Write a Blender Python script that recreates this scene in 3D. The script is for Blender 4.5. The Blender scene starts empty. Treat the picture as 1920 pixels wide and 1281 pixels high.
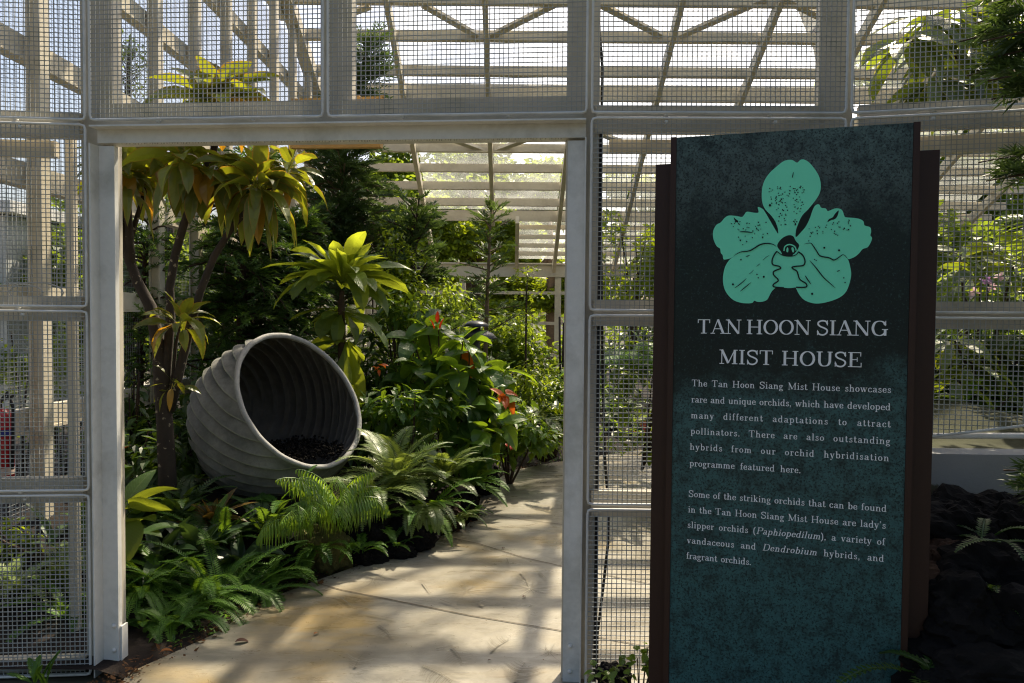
import bpy, bmesh, math, random
from mathutils import Vector, Matrix, noise
from mathutils.geometry import tessellate_polygon
R = math.radians
random.seed(7)
rnd = random.random
def uni(a, b): return a + (b - a) * random.random()
scene = bpy.context.scene
COL = scene.collection

# ---------------------------------------------------------------- camera
FPX = 1420.0                       # focal length in photo pixels (photo 1920 wide)
EYE = Vector((0, 0, 1.55))
PITCH, ROLL = R(1.86), R(0.45)
F_ = Vector((0, math.cos(PITCH), -math.sin(PITCH)))
r0, u0 = Vector((1, 0, 0)), Vector((0, math.sin(PITCH), math.cos(PITCH)))
RT = r0 * math.cos(ROLL) + u0 * math.sin(ROLL)
UP = -r0 * math.sin(ROLL) + u0 * math.cos(ROLL)
cam_d = bpy.data.cameras.new('camera')
cam_d.sensor_width = 36.0
cam_d.lens = FPX / 1920 * 36
cam_d.clip_start, cam_d.clip_end = 0.05, 600
cam = bpy.data.objects.new('camera', cam_d)
COL.objects.link(cam)
M = Matrix((RT, UP, -F_)).transposed().to_4x4()
M.translation = EYE
cam.matrix_world = M
scene.camera = cam

# ---------------------------------------------------------------- sky and sun
SUN_AZ, SUN_EL = R(24), R(52)      # right of +Y, above the horizon
world = bpy.data.worlds.new('World')
scene.world = world
world.use_nodes = True
wn = world.node_tree
sky = wn.nodes.new('ShaderNodeTexSky')
sky.sky_type = 'NISHITA'
sky.sun_disc = False
sky.sun_elevation = SUN_EL
sky.sun_rotation = SUN_AZ
sky.air_density, sky.dust_density, sky.ozone_density = 1.0, 5.0, 0.6
bg = wn.nodes['Background']
bg.inputs[1].default_value = 0.115
wn.links.new(sky.outputs[0], bg.inputs[0])
sun_d = bpy.data.lights.new('sun', 'SUN')
sun_d.energy = 5.0
sun_d.angle = R(0.53)
sun_d.color = (1.0, 0.87, 0.66)
sun = bpy.data.objects.new('sun', sun_d)
COL.objects.link(sun)
SUNV = Vector((math.sin(SUN_AZ) * math.cos(SUN_EL), math.cos(SUN_AZ) * math.cos(SUN_EL), math.sin(SUN_EL)))
sun.rotation_euler = SUNV.to_track_quat('Z', 'Y').to_euler()
sun.location = SUNV * 40
scene.view_settings.view_transform = 'Standard'
scene.view_settings.look = 'None'
scene.view_settings.exposure = 0.90
scene.view_settings.gamma = 1.0
scene.render.engine = 'CYCLES'
scene.cycles.max_bounces = 8
scene.cycles.transparent_max_bounces = 24
scene.cycles.use_denoising = True
scene.cycles.filter_width = 1.15

# ---------------------------------------------------------------- measuring helpers
def ray(px, py): return F_ + RT * ((px - 960) / FPX) + UP * ((640.5 - py) / FPX)
def W(px, py, Y):                  # the point seen at a photo pixel, at distance Y in front of the eye
    d = ray(px, py); return EYE + d * (Y / d.y)
def G(px, py, z=0.0):              # the point of the level z seen at a photo pixel
    d = ray(px, py); return EYE + d * ((z - EYE.z) / d.z)

# ---------------------------------------------------------------- mesh collector
ORG = {}
class MB:
    def __init__(s): s.v = []; s.f = []; s.lf = []; s.m = []; s.smooth = False; s.cur = 0
    def vert(s, p, lf=(0, 0, 0)): s.v.append((p[0], p[1], p[2])); s.lf.append(lf); return len(s.v) - 1
    def face(s, *i): s.f.append(i); s.m.append(s.cur)
    def box(s, c, sx, sy, sz, rot=None):
        c = Vector(c); n = len(s.v)
        for dx, dy, dz in ((-1,-1,-1),(1,-1,-1),(1,1,-1),(-1,1,-1),(-1,-1,1),(1,-1,1),(1,1,1),(-1,1,1)):
            p = Vector((dx*sx/2, dy*sy/2, dz*sz/2))
            if rot is not None: p = rot @ p
            s.vert(c + p)
        for q in ((0,3,2,1),(4,5,6,7),(0,1,5,4),(1,2,6,5),(2,3,7,6),(3,0,4,7)): s.face(*[n+i for i in q])
    def bar(s, a, b, w, h, up=(0,0,1)):          # square bar from a to b, w across, h along up
        a, b = Vector(a), Vector(b); d = (b - a).normalized(); up = Vector(up)
        x = d.cross(up)
        if x.length < 1e-4: x = d.cross(Vector((0,1,0)))
        x.normalize(); u = x.cross(d).normalized(); n = len(s.v)
        for e in (a, b):
            for i, j in ((-1,-1),(1,-1),(1,1),(-1,1)): s.vert(e + x*(i*w/2) + u*(j*h/2))
        for q in ((0,1,2,3),(7,6,5,4),(0,4,5,1),(1,5,6,2),(2,6,7,3),(3,7,4,0)): s.face(*[n+i for i in q])
    def tube(s, pts, rad, sides=8, caps=True, tint=0.5):
        pts = [Vector(p) for p in pts]
        if not hasattr(rad, '__len__'): rad = [rad]*len(pts)
        n0 = len(s.v); X = None
        for k, p in enumerate(pts):
            d = (pts[min(k+1, len(pts)-1)] - pts[max(k-1, 0)])
            d = d.normalized() if d.length > 1e-9 else Vector((0,0,1))
            if X is None:
                X = d.cross(Vector((0.13,0.2,0.97)));
                if X.length < 1e-3: X = d.cross(Vector((1,0,0)))
            X = (X - d*X.dot(d)).normalized(); Yv = d.cross(X)
            for j in range(sides):
                a = 2*math.pi*j/sides
                s.vert(p + (X*math.cos(a) + Yv*math.sin(a))*rad[k], (j/sides, k/max(1,len(pts)-1), tint))
        for k in range(len(pts)-1):
            for j in range(sides):
                a = n0+k*sides+j; b = n0+k*sides+(j+1)%sides
                s.face(a, b, b+sides, a+sides)
        if caps:
            s.face(*[n0+j for j in reversed(range(sides))])
            s.face(*[n0+(len(pts)-1)*sides+j for j in range(sides)])
    def build(s, name, mats, parent=None, loc=None, smooth=None):
        me = bpy.data.meshes.new(name)
        org = ORG.get(parent.name) if parent is not None else None
        o_loc = Vector(loc) if loc is not None else Vector((0,0,0))
        base = org if org is not None else o_loc
        me.from_pydata([(x-base[0], y-base[1], z-base[2]) for x, y, z in s.v], [], s.f)
        if not isinstance(mats, (list, tuple)): mats = [mats]
        for m in mats: me.materials.append(m)
        if len(mats) > 1: me.polygons.foreach_set('material_index', s.m)
        if any(l != (0,0,0) for l in s.lf[:40]):
            at = me.attributes.new('lf', 'FLOAT_VECTOR', 'POINT')
            at.data.foreach_set('vector', [c for l in s.lf for c in l])
        sm = s.smooth if smooth is None else smooth
        if sm: me.polygons.foreach_set('use_smooth', [True]*len(me.polygons))
        me.update()
        o = bpy.data.objects.new(name, me); COL.objects.link(o)
        if parent is not None:
            o.parent = parent; ORG[o.name] = base
        else:
            o.location = o_loc; ORG[o.name] = o_loc
        return o

def tag(o, label, cat, group=None):
    o['label'] = label; o['category'] = cat
    if group: o['group'] = group
    return o
def thing(name, label, cat, loc=(0,0,0), group=None):
    o = bpy.data.objects.new(name, None); COL.objects.link(o)
    o.location = loc; o.empty_display_size = 0.1; ORG[o.name] = Vector(loc)
    return tag(o, label, cat, group)
def structure(o, kind='structure'): o['kind'] = kind; return o

# ---------------------------------------------------------------- materials
def nmat(name):
    m = bpy.data.materials.new(name); m.use_nodes = True
    nt = m.node_tree; b = nt.nodes['Principled BSDF']
    return m, nt, b
def N(nt, t, **kw):
    n = nt.nodes.new(t)
    for k, v in kw.items(): setattr(n, k, v)
    return n
def ramp(nt, fac, stops):
    r = N(nt, 'ShaderNodeValToRGB'); e = r.color_ramp.elements
    while len(e) < len(stops): e.new(0.5)
    for k, (p, c) in enumerate(stops):
        e[k].position = p; e[k].color = (*c, 1) if len(c) == 3 else c
    nt.links.new(fac, r.inputs[0]); return r.outputs[0]
def noisef(nt, scale, detail=4, rough=0.6, vec=None, dist=0.0):
    n = N(nt, 'ShaderNodeTexNoise'); n.inputs['Scale'].default_value = scale
    n.inputs['Detail'].default_value = detail; n.inputs['Roughness'].default_value = rough
    n.inputs['Distortion'].default_value = dist
    if vec is not None: nt.links.new(vec, n.inputs['Vector'])
    return n.outputs[0]
def objco(nt): return N(nt, 'ShaderNodeTexCoord').outputs['Object']
def mixc(nt, fac, a, b, mode='MIX'):
    m = N(nt, 'ShaderNodeMix', data_type='RGBA', blend_type=mode)
    for k, x in ((0, fac), (6, a), (7, b)):
        if isinstance(x, (int, float)): m.inputs[k].default_value = x
        elif isinstance(x, tuple): m.inputs[k].default_value = (*x, 1)
        else: nt.links.new(x, m.inputs[k])
    return m.outputs[2]
def bump(nt, b, h, s, d=0.01):
    n = N(nt, 'ShaderNodeBump'); n.inputs['Strength'].default_value = s; n.inputs['Distance'].default_value = d
    nt.links.new(h, n.inputs['Height']); nt.links.new(n.outputs[0], b.inputs['Normal'])

def paint(name, c, dirt=(0.16,0.15,0.10), amount=0.55, rough=0.45, scale=5, spec=0.4):
    m, nt, b = nmat(name); co = objco(nt)
    f = noisef(nt, scale, 6, 0.65, co)
    f2 = noisef(nt, scale*9, 4, 0.6, co)
    d = ramp(nt, f, [(0.5, (0,0,0)), (0.78, (amount,)*3)])
    c1 = mixc(nt, f2, tuple(x*0.88 for x in c), tuple(min(1, x*1.1) for x in c))
    nt.links.new(mixc(nt, d, c1, dirt), b.inputs['Base Color'])
    b.inputs['Roughness'].default_value = rough; b.inputs['Specular IOR Level'].default_value = spec
    bump(nt, b, f2, 0.15, 0.004)
    return m
def plain(name, c, rough=0.6, var=0.2, scale=20, bmp=0.2, spec=0.3):
    m, nt, b = nmat(name); f = noisef(nt, scale, 5, 0.6, objco(nt))
    nt.links.new(mixc(nt, f, tuple(x*(1-var) for x in c), tuple(min(1, x*(1+var)) for x in c)), b.inputs['Base Color'])
    b.inputs['Roughness'].default_value = rough; b.inputs['Specular IOR Level'].default_value = spec
    if bmp: bump(nt, b, f, bmp, 0.01)
    return m
def leafmat(name, ca, cb, tr, trw=0.45, rough=0.38, edge=None, edge_w=0.13, vein=None, nv=9, spec=0.5, cc=None):
    """leaf: colour ca..cb by the leaf's own tint, light passing through it as tr, pale veins, coloured margin"""
    m, nt, b = nmat(name)
    at = N(nt, 'ShaderNodeAttribute'); at.attribute_name = 'lf'
    sp = N(nt, 'ShaderNodeSeparateXYZ'); nt.links.new(at.outputs['Vector'], sp.inputs[0])
    u, v, t = sp.outputs
    st = [(0.0, ca), (0.8, cb)] + ([(0.93, cb), (0.97, cc)] if cc else [])
    col = ramp(nt, t, st)
    tcol = ramp(nt, t, [(0.0, tuple(x*0.45 for x in tr)), (0.8, tr)] + ([(0.93, tr), (0.97, tuple(min(1, x*1.6) for x in cc))] if cc else []))
    f = noisef(nt, 14, 3, 0.6, objco(nt))
    col = mixc(nt, ramp(nt, f, [(0.35, (0,0,0)), (0.75, (0.35,)*3)]), col, tuple(min(1, x*1.7) for x in ca))
    a = N(nt, 'ShaderNodeMath', operation='SUBTRACT'); nt.links.new(u, a.inputs[0]); a.inputs[1].default_value = 0.5
    ab = N(nt, 'ShaderNodeMath', operation='ABSOLUTE'); nt.links.new(a.outputs[0], ab.inputs[0])
    if edge:
        e = ramp(nt, ab.outputs[0], [(0.5-edge_w, (0,0,0)), (0.49, (0.9,)*3)])
        col = mixc(nt, e, col, edge); tcol = mixc(nt, e, tcol, tuple(min(1, x*1.4) for x in edge))
    if vein:
        mid = ramp(nt, ab.outputs[0], [(0.0, (0.8,)*3), (0.045, (0,0,0))])
        k = N(nt, 'ShaderNodeMath', operation='MULTIPLY'); nt.links.new(v, k.inputs[0]); k.inputs[1].default_value = nv
        k2 = N(nt, 'ShaderNodeMath', operation='MULTIPLY_ADD'); nt.links.new(ab.outputs[0], k2.inputs[0]); k2.inputs[1].default_value = -nv*0.55
        nt.links.new(k.outputs[0], k2.inputs[2])
        fr = N(nt, 'ShaderNodeMath', operation='FRACT'); nt.links.new(k2.outputs[0], fr.inputs[0])
        vs = ramp(nt, fr.outputs[0], [(0.0, (0.45,)*3), (0.14, (0,0,0)), (0.9, (0,0,0)), (1.0, (0.45,)*3)])
        mx = mixc(nt, 1.0, mid, vs, 'LIGHTEN')
        col = mixc(nt, mx, col, vein)
        bump(nt, b, mx, 0.4, 0.006)
    nt.links.new(col, b.inputs['Base Color'])
    b.inputs['Roughness'].default_value = rough; b.inputs['Specular IOR Level'].default_value = spec
    tl = N(nt, 'ShaderNodeBsdfTranslucent'); nt.links.new(tcol, tl.inputs[0])
    mx = N(nt, 'ShaderNodeMixShader'); mx.inputs[0].default_value = trw
    nt.links.new(b.outputs[0], mx.inputs[1]); nt.links.new(tl.outputs[0], mx.inputs[2])
    nt.links.new(mx.outputs[0], nt.nodes['Material Output'].inputs[0])
    return m

GREY = paint('grey_paint', (0.67,0.67,0.64), (0.13,0.13,0.08), 0.5, 0.42, 4)
WIRE = paint('galvanised_wire', (0.36,0.375,0.37), (0.09,0.10,0.05), 0.8, 0.4, 6)
CREAM = paint('cream_paint', (0.58,0.53,0.42), (0.20,0.15,0.08), 0.45, 0.5, 2.5)
DARKCH = plain('channel_gap_shadow', (0.012,0.012,0.013), 0.6)  # near-black colour standing in for shadow in the channel gap
BROWN = paint('rust_brown_paint', (0.030,0.0105,0.0055), (0.012,0.006,0.003), 0.5, 0.5, 3, 0.35)
WOOD = plain('orange_wood', (0.40,0.25,0.09), 0.55, 0.35, 9)
BARK = plain('dark_bark', (0.055,0.036,0.024), 0.85, 0.6, 26, 0.7)
BARKP = plain('pale_bark', (0.17,0.12,0.075), 0.85, 0.5, 26, 0.6)
ROCK = plain('black_lava', (0.008,0.0075,0.0075), 0.92, 0.6, 11, 0.9, 0.1)
ROCKB = plain('rusty_lava', (0.035,0.017,0.009), 0.85, 0.6, 9, 0.9)
BLACK = plain('black_rubber', (0.012,0.012,0.012), 0.5, 0.1, 20, 0)
SOIL = plain('dark_soil', (0.016,0.011,0.008), 0.95, 0.55, 14, 0.9)

# leaf colours
L_TI = leafmat('ti_leaf', (0.020,0.055,0.012), (0.095,0.15,0.022), (0.46,0.48,0.02), 0.42, 0.34, edge=(0.34,0.17,0.02), edge_w=0.10, vein=(0.17,0.19,0.05), nv=0.0, cc=(0.42,0.20,0.01))
L_BIG = leafmat('big_leaf', (0.035,0.085,0.018), (0.10,0.17,0.030), (0.50,0.56,0.03), 0.50, 0.42, vein=(0.16,0.21,0.07), nv=13)
L_CON = leafmat('conifer_needle', (0.020,0.046,0.018), (0.085,0.14,0.040), (0.18,0.28,0.04), 0.32, 0.45, spec=0.4)
L_WEEP = leafmat('weeping_needle', (0.020,0.048,0.013), (0.080,0.16,0.028), (0.20,0.34,0.03), 0.36, 0.45)
L_FERN = leafmat('fern_pinna', (0.040,0.11,0.016), (0.11,0.22,0.030), (0.26,0.44,0.02), 0.42, 0.46, spec=0.35)
L_CYC = leafmat('grey_fern_pinna', (0.085,0.14,0.030), (0.22,0.28,0.085), (0.34,0.42,0.05), 0.36, 0.36, spec=0.6)
L_PALM = leafmat('palm_leaflet', (0.070,0.15,0.020), (0.16,0.29,0.035), (0.36,0.52,0.02), 0.45, 0.34, spec=0.6, cc=(0.28,0.17,0.05))
L_MED = leafmat('broad_shrub_leaf', (0.040,0.105,0.020), (0.10,0.19,0.032), (0.36,0.52,0.02), 0.45, 0.34, vein=(0.13,0.19,0.06), nv=5, cc=(0.40,0.085,0.012))
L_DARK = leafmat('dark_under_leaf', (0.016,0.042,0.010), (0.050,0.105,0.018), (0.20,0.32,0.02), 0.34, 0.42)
L_STRAP = leafmat('strap_leaf', (0.016,0.042,0.018), (0.032,0.072,0.030), (0.09,0.15,0.02), 0.25, 0.32, vein=(0.05,0.09,0.035), nv=0.0)
L_BIC = leafmat('bicolour_leaf', (0.055,0.060,0.014), (0.12,0.070,0.016), (0.32,0.18,0.02), 0.35, 0.36, edge=(0.32,0.13,0.02), edge_w=0.14)
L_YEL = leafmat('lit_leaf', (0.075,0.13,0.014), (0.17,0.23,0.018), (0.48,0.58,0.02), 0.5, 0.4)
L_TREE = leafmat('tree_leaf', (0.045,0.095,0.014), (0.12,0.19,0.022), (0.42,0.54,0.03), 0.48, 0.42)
L_VAR = leafmat('variegated_leaf', (0.022,0.065,0.016), (0.070,0.13,0.020), (0.34,0.42,0.02), 0.45, 0.40, edge=(0.40,0.32,0.02), edge_w=0.07, vein=(0.12,0.16,0.06), nv=0.0)

# ---------------------------------------------------------------- leaf builders
Z = Vector((0,0,1))
def unit(v): v = Vector(v); return v.normalized()
def sideof(d):
    s = d.cross(Z)
    if s.length < 1e-3: s = Vector((math.cos(rnd()*6.3), math.sin(rnd()*6.3), 0))
    return s.normalized()
def prof(kind, t):
    if kind == 'lance': return max(0.0, math.sin(math.pi*min(1, t**0.75))) ** 0.85
    if kind == 'obov': return max(0.0, math.sin(math.pi*t**1.5))**0.75 * (0.35+0.65*min(1,t*2)) + 0.06*(1-t)
    if kind == 'ovate': return max(0.0, math.sin(math.pi*min(1, t**0.62))) ** 0.75
    if kind == 'strap': return min(1.0, 0.45+t*1.6) * (1-t**4) ** 0.9
    return 1-t
def blade(mb, p, d, L, w, droop=1.0, n=6, fold=0.3, kind='lance', roll=0.0, tint=None, pet=0.0, wave=0.0):
    p = Vector(p); d = unit(d); s = sideof(d)
    if roll: s = Matrix.Rotation(roll, 3, d) @ s
    if tint is None: tint = rnd()*0.9
    if pet:
        q = p + d*pet; a = s*(w*0.035)
        i = [mb.vert(p-a, (0.5,0,tint)), mb.vert(p+a, (0.5,0,tint)), mb.vert(q+a, (0.5,0,tint)), mb.vert(q-a, (0.5,0,tint))]
        mb.face(*i); p = q
    prev = None; ph = rnd()*6.3
    for k in range(n+1):
        t = k/n; nr = s.cross(d); hw = w*0.5*prof(kind, t)
        h = fold*hw + (wave*hw*math.sin(ph+t*11) if wave else 0)
        cur = (mb.vert(p - s*hw + nr*h, (0,t,tint)), mb.vert(p, (0.5,t,tint)), mb.vert(p + s*hw + nr*(fold*hw*2-h if wave else h), (1,t,tint)))
        if prev: mb.face(prev[0], prev[1], cur[1], cur[0]); mb.face(prev[1], prev[2], cur[2], cur[1])
        prev = cur
        ang = -droop/n*(0.6+0.8*t)
        hor = sideof(d)
        d = (Matrix.Rotation(ang, 3, hor) @ d) if d.z > -0.96 else d
        s = (s - d*s.dot(d)).normalized(); p = p + d*(L/n)
def diamond(mb, p, d, L, w, nrm, tint):
    d = unit(d); s = d.cross(nrm)
    if s.length < 1e-4: s = sideof(d)
    s = s.normalized()*(w/2); m = p + d*(L*0.42)
    a = mb.vert(p, (0.5,0,tint)); b = mb.vert(m+s, (1,0.4,tint)); c = mb.vert(p+d*L, (0.5,1,tint)); e = mb.vert(m-s, (0,0.4,tint))
    mb.face(a, b, c, e)
def curve(p, d, L, droop, n):
    p = Vector(p); d = unit(d); out = [(p.copy(), d.copy())]
    for k in range(n):
        p = p + d*(L/n); out.append((p.copy(), d.copy()))
        if d.z > -0.95: d = Matrix.Rotation(-droop/n*(0.5+k/n), 3, sideof(d)) @ d
    return out
def frond(mb, p, d, L, droop=1.2, n=26, plen=0.07, pw=0.014, kind='fern', rach=0.003, hang=0.0, tint=None, start=0.08, sweep=0.35):
    c = curve(p, d, L, droop, n); tt = rnd()*0.85 if tint is None else tint
    mb.tube([q for q, _ in c[::3]]+[c[-1][0]], rach, 4, False, tt)
    for k in range(n+1):
        t = k/n
        if t < start: continue
        q, dd = c[k]; s = sideof(dd); nr = s.cross(dd).normalized()
        pl = plen*(min(1, 0.35+2.6*(t-start))*(1-max(0, t-0.45)**1.5*2.1) if kind != 'sword' else min(1, 0.5+4*(t-start))*(1-max(0,t-0.6)**2*4.5))
        pl = max(pl, plen*0.12)
        for sg in (-1, 1):
            pd = s*sg + dd*(sweep+0.25*t) + nr*uni(0.02,0.22) - Z*hang*0.4
            ti = min(1, max(0, tt + uni(-0.12, 0.12)))
            if hang: blade(mb, q, pd, pl*uni(0.85,1.1), pw, droop=hang*uni(0.8,1.3), n=4, fold=0.35, kind='lance', tint=ti)
            else: diamond(mb, q, pd, pl*uni(0.9,1.1), pw, nr, ti)
def conifer_branch(mb, p, d, L, droop, need=0.06, nw=0.012, sub=9, subL=0.25, per=9, n=10, br=0.012):
    c = curve(p, d, L, droop, n)
    mb.cur = 1; mb.tube([q for q, _ in c[::3]]+[c[-1][0]], [br*(1-0.6*k/5) for k in range(len(c[::3])+1)], 4, False); mb.cur = 0
    for k in range(sub):
        t = 0.12 + 0.88*(k+rnd()*0.6)/sub; q, dd = c[min(n, int(t*n))]
        s = sideof(dd)*random.choice((-1, 1))
        sd = unit(dd*uni(0.5,1.0) + s*uni(0.4,1.0) + Z*uni(-0.25,0.45))
        sl = subL*(1-0.45*t)*uni(0.7,1.2)
        cc = curve(q, sd, sl, uni(0.0, 0.7), per)
        tt = uni(0.05, 0.85)
        for j, (qq, e) in enumerate(cc):
            ss = sideof(e); nn = ss.cross(e)
            for sg in (-1, 1):
                diamond(mb, qq, e*uni(0.6,1.0) + ss*sg*uni(0.5,0.9) + nn*uni(-0.4,0.6), need*uni(0.7,1.2), nw, nn, min(1, tt+uni(-0.1,0.15)))
            diamond(mb, qq, e + nn*uni(-0.3,0.7), need*uni(0.7,1.1), nw, ss, tt)
def conifer(name, label, trunk, levels, br, need=0.06, nw=0.012, lift=0.25, mat=None, bark=None, sub=9, subL=0.25, droop=0.5, group=None, tr=0.045, cat='tree', per=9):
    """trunk: points bottom to top; levels: branch count; br: function t -> branch length"""
    th = thing(name, label, cat, trunk[0], group)
    tb = MB(); tb.smooth = True
    n = len(trunk); tb.tube(trunk, [tr*(1-0.8*k/(n-1))+0.006 for k in range(n)], 7)
    tb.build('trunk', bark or BARK, th)
    mb = MB(); pts = [Vector(p) for p in trunk]
    for k in range(levels):
        t = (k+rnd()*0.8)/levels; x = t*(n-1); i = min(n-2, int(x)); p = pts[i].lerp(pts[i+1], x-i)
        L = br(t)
        if L <= 0.02: continue
        a = k*2.4 + uni(-0.5, 0.5)
        conifer_branch(mb, p, Vector((math.cos(a), math.sin(a), lift+uni(-0.35,0.5)+0.5*t*t)), L*uni(0.5,1.25), droop*uni(0.5,1.4), need, nw, max(3, int(sub*L/0.7)), subL, per)
    for k in range(14):
        diamond(mb, pts[-1], Vector((uni(-.5,.5), uni(-.5,.5), 1)), need*1.3, nw, Vector((rnd(), rnd(), 0.1)).normalized(), 0.5)
    mb.build('crown', [mat or L_CON, bark or BARK], th)
    return th
def leafcloud(mb, c, rx, ry, rz, n, size, kind='d', shell=0.5, tmin=0.0, tmax=0.9, w=0.5, up=0.5):
    c = Vector(c)
    for _ in range(n):
        while True:
            q = Vector((uni(-1,1), uni(-1,1), uni(-1,1)))
            if q.length <= 1 and rnd() < (q.length**2)*(1-shell)+shell: break
        p = c + Vector((q.x*rx, q.y*ry, q.z*rz))
        d = unit(Vector((q.x, q.y, 0))*0.9 + Vector((uni(-1,1), uni(-1,1), uni(-0.9,0.5))))
        nr = unit(Vector((uni(-1,1), uni(-1,1), up+uni(-0.6,1))))
        t = uni(tmin, tmax); s = size*uni(0.6,1.3)
        if kind == 'd': diamond(mb, p, d, s, s*w, nr, t)
        else: blade(mb, p, d, s, s*w, droop=uni(0.2,1.0), n=3, fold=0.3, kind='ovate', tint=t)
def broad_tree(name, label, base, top, crowns, nleaf, size, mat, bark=None, tr=0.12, group=None, w=0.55):
    base, top = Vector(base), Vector(top)
    th = thing(name, label, 'tree', base, group)
    tb = MB(); tb.smooth = True
    mid = base.lerp(top, 0.5) + Vector((uni(-.2,.2), uni(-.2,.2), 0))
    tb.tube([base, base.lerp(mid, 0.5), mid, mid.lerp(top, 0.5), top], [tr, tr*0.85, tr*0.7, tr*0.5, tr*0.2], 8)
    mb = MB(); vol = sum(r[0]*r[1]*r[2] for _, r in crowns)
    for c, r in crowns:
        c = Vector(c); s = mid.lerp(top, uni(0.0,0.6)); m2 = s.lerp(c, 0.55) + Vector((0,0,-0.12*r[2]))
        tb.tube([s, m2, c], [tr*0.42, tr*0.28, tr*0.08], 6)
        k = max(5, int(7*(r[0]*r[1]*r[2])**0.4))
        for _ in range(k):
            q = unit(Vector((uni(-1,1), uni(-1,1), uni(-0.8,1))))*uni(0.35,0.95)
            cc = c + Vector((q.x*r[0], q.y*r[1], q.z*r[2])); rr = uni(0.28,0.5)
            tint = uni(0,0.55)
            leafcloud(mb, cc, r[0]*rr, r[1]*rr, r[2]*rr*0.7, int(nleaf*r[0]*r[1]*r[2]/vol/k), size, 'd', 0.6, tint, tint+0.4, w)
    tb.build('trunk', bark or BARK, th)
    mb.build('crown', mat, th)
    return th
def rosette(mb, c, n, L, w, axis=(0,0,1), up0=0.2, up1=1.3, droop=1.0, kind='lance', fold=0.3, pet=0.0, tint=None, wave=0.0, nseg=7, jit=0.15):
    """leaves around a shoot tip: the youngest stand up, the oldest spread"""
    ax = unit(axis); e1 = sideof(ax) if abs(ax.z) < 0.99 else Vector((1,0,0)); e2 = ax.cross(e1)
    for k in range(n):
        t = k/max(1, n-1); a = k*2.39996 + uni(-0.3,0.3)
        el = up1 + (up0-up1)*t + uni(-jit, jit)
        d = (e1*math.cos(a) + e2*math.sin(a))*math.cos(el) + ax*math.sin(el)
        blade(mb, Vector(c) + ax*uni(-0.03,0.03)*1.0, d, L*uni(0.62,1.12)*(0.7+0.3*min(1,t*2)), w*uni(0.75,1.15), droop*uni(0.7,1.3)*(0.5+0.7*t), nseg, fold, kind, uni(-0.7,0.7), (rnd()*0.9 if tint is None else tint(t)), pet*uni(0.6,1.2), wave)

# ================================================================ ground, path, planting bed
def smooth(t): t = max(0.0, min(1.0, t)); return t*t*(3-2*t)
EDGE = [G(x, y) for x, y in ((215,1300),(240,1262),(400,1190),(505,1122),(600,1086),(740,1036),(870,990),(894,965),(905,915),(960,882),(1060,863))]
EDGE = [Vector((-1.72,3.0,0))] + EDGE + [Vector((1.6,8.9,0)), Vector((3.4,9.6,0)), Vector((9,10.2,0))]
def edge_dist(x, y):
    best = 9; p = Vector((x, y, 0)); sg = 1
    for a, b in zip(EDGE, EDGE[1:]):
        ab = b-a; t = max(0, min(1, (p-a).dot(ab)/ab.dot(ab))); q = a+ab*t; d = (p-q).length
        if d < best: best = d; sg = 1 if ab.cross(p-q).z > 0 else -1
    return best*sg                       # > 0 on the bed's side
def bed_z(x, y):
    d = edge_dist(x, y)
    n = noise.noise(Vector((x*1.7, y*1.7, 3)))*0.05
    return -0.05 + 0.33*smooth((d-0.03)/0.8)*smooth((y-3.5)/1.5) + 0.05*smooth(d/0.12) + max(0, n)*smooth(d/0.4)

m, nt, b = nmat('ground_soil'); SO = noisef(nt, 3, 8, 0.65, objco(nt))
nt.links.new(ramp(nt, SO, [(0.3,(0.03,0.024,0.015)), (0.6,(0.06,0.055,0.03)), (0.75,(0.05,0.07,0.025))]), b.inputs['Base Color']); b.inputs['Roughness'].default_value = 1
g = MB(); n0 = 24
for i in range(n0+1):
    for j in range(n0+1): g.vert((-90+180*i/n0, -60+220*j/n0, -0.06))
for i in range(n0):
    for j in range(n0):
        a = i*(n0+1)+j; g.face(a, a+n0+1, a+n0+2, a+1)
structure(g.build('ground', m))

g = MB(); nx, ny = 110, 130
for j in range(ny+1):
    for i in range(nx+1):
        x = -6 + 14*i/nx; y = 3.25 + 13.5*(j/ny)**1.4
        g.vert((x, y, bed_z(x, y) - (0.3 if edge_dist(x, y) < -0.12 else 0)))
for j in range(ny):
    for i in range(nx):
        a = j*(nx+1)+i; g.face(a, a+1, a+nx+2, a+nx+1)
structure(g.build('planting_bed', SOIL, smooth=True))

# concrete path, stained ochre, with leaf prints pressed into it
m, nt, b = nmat('printed_concrete'); co = objco(nt)
f1 = noisef(nt, 1.3, 6, 0.62, co, 0.6); f2 = noisef(nt, 9, 6, 0.7, co); f3 = noisef(nt, 0.8, 3, 0.5, co, 1.2)
c = ramp(nt, f1, [(0.34,(0.125,0.110,0.083)), (0.50,(0.255,0.232,0.18)), (0.66,(0.39,0.365,0.30))])
c = mixc(nt, ramp(nt, f3, [(0.48,(0,0,0)), (0.66,(0.7,)*3)]), c, (0.25,0.17,0.055))
mp = N(nt, 'ShaderNodeMapping'); mp.inputs['Scale'].default_value = (1, 3.2, 1); mp.inputs['Rotation'].default_value = (0,0,0.6); nt.links.new(co, mp.inputs[0])
f4 = noisef(nt, 2.2, 7, 0.7, mp.outputs[0], 1.0)
c = mixc(nt, ramp(nt, f4, [(0.46,(0,0,0)), (0.66,(0.75,)*3)]), c, (0.15,0.14,0.105))
c = mixc(nt, ramp(nt, f2, [(0.50,(0,0,0)), (0.75,(0.5,)*3)]), c, (0.15,0.13,0.10))
f5 = noisef(nt, 120, 3, 0.7, co); c = mixc(nt, ramp(nt, f5, [(0.52,(0,0,0)), (0.7,(0.35,)*3)]), c, (0.14,0.125,0.095))
nt.links.new(c, b.inputs['Base Color'])
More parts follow.
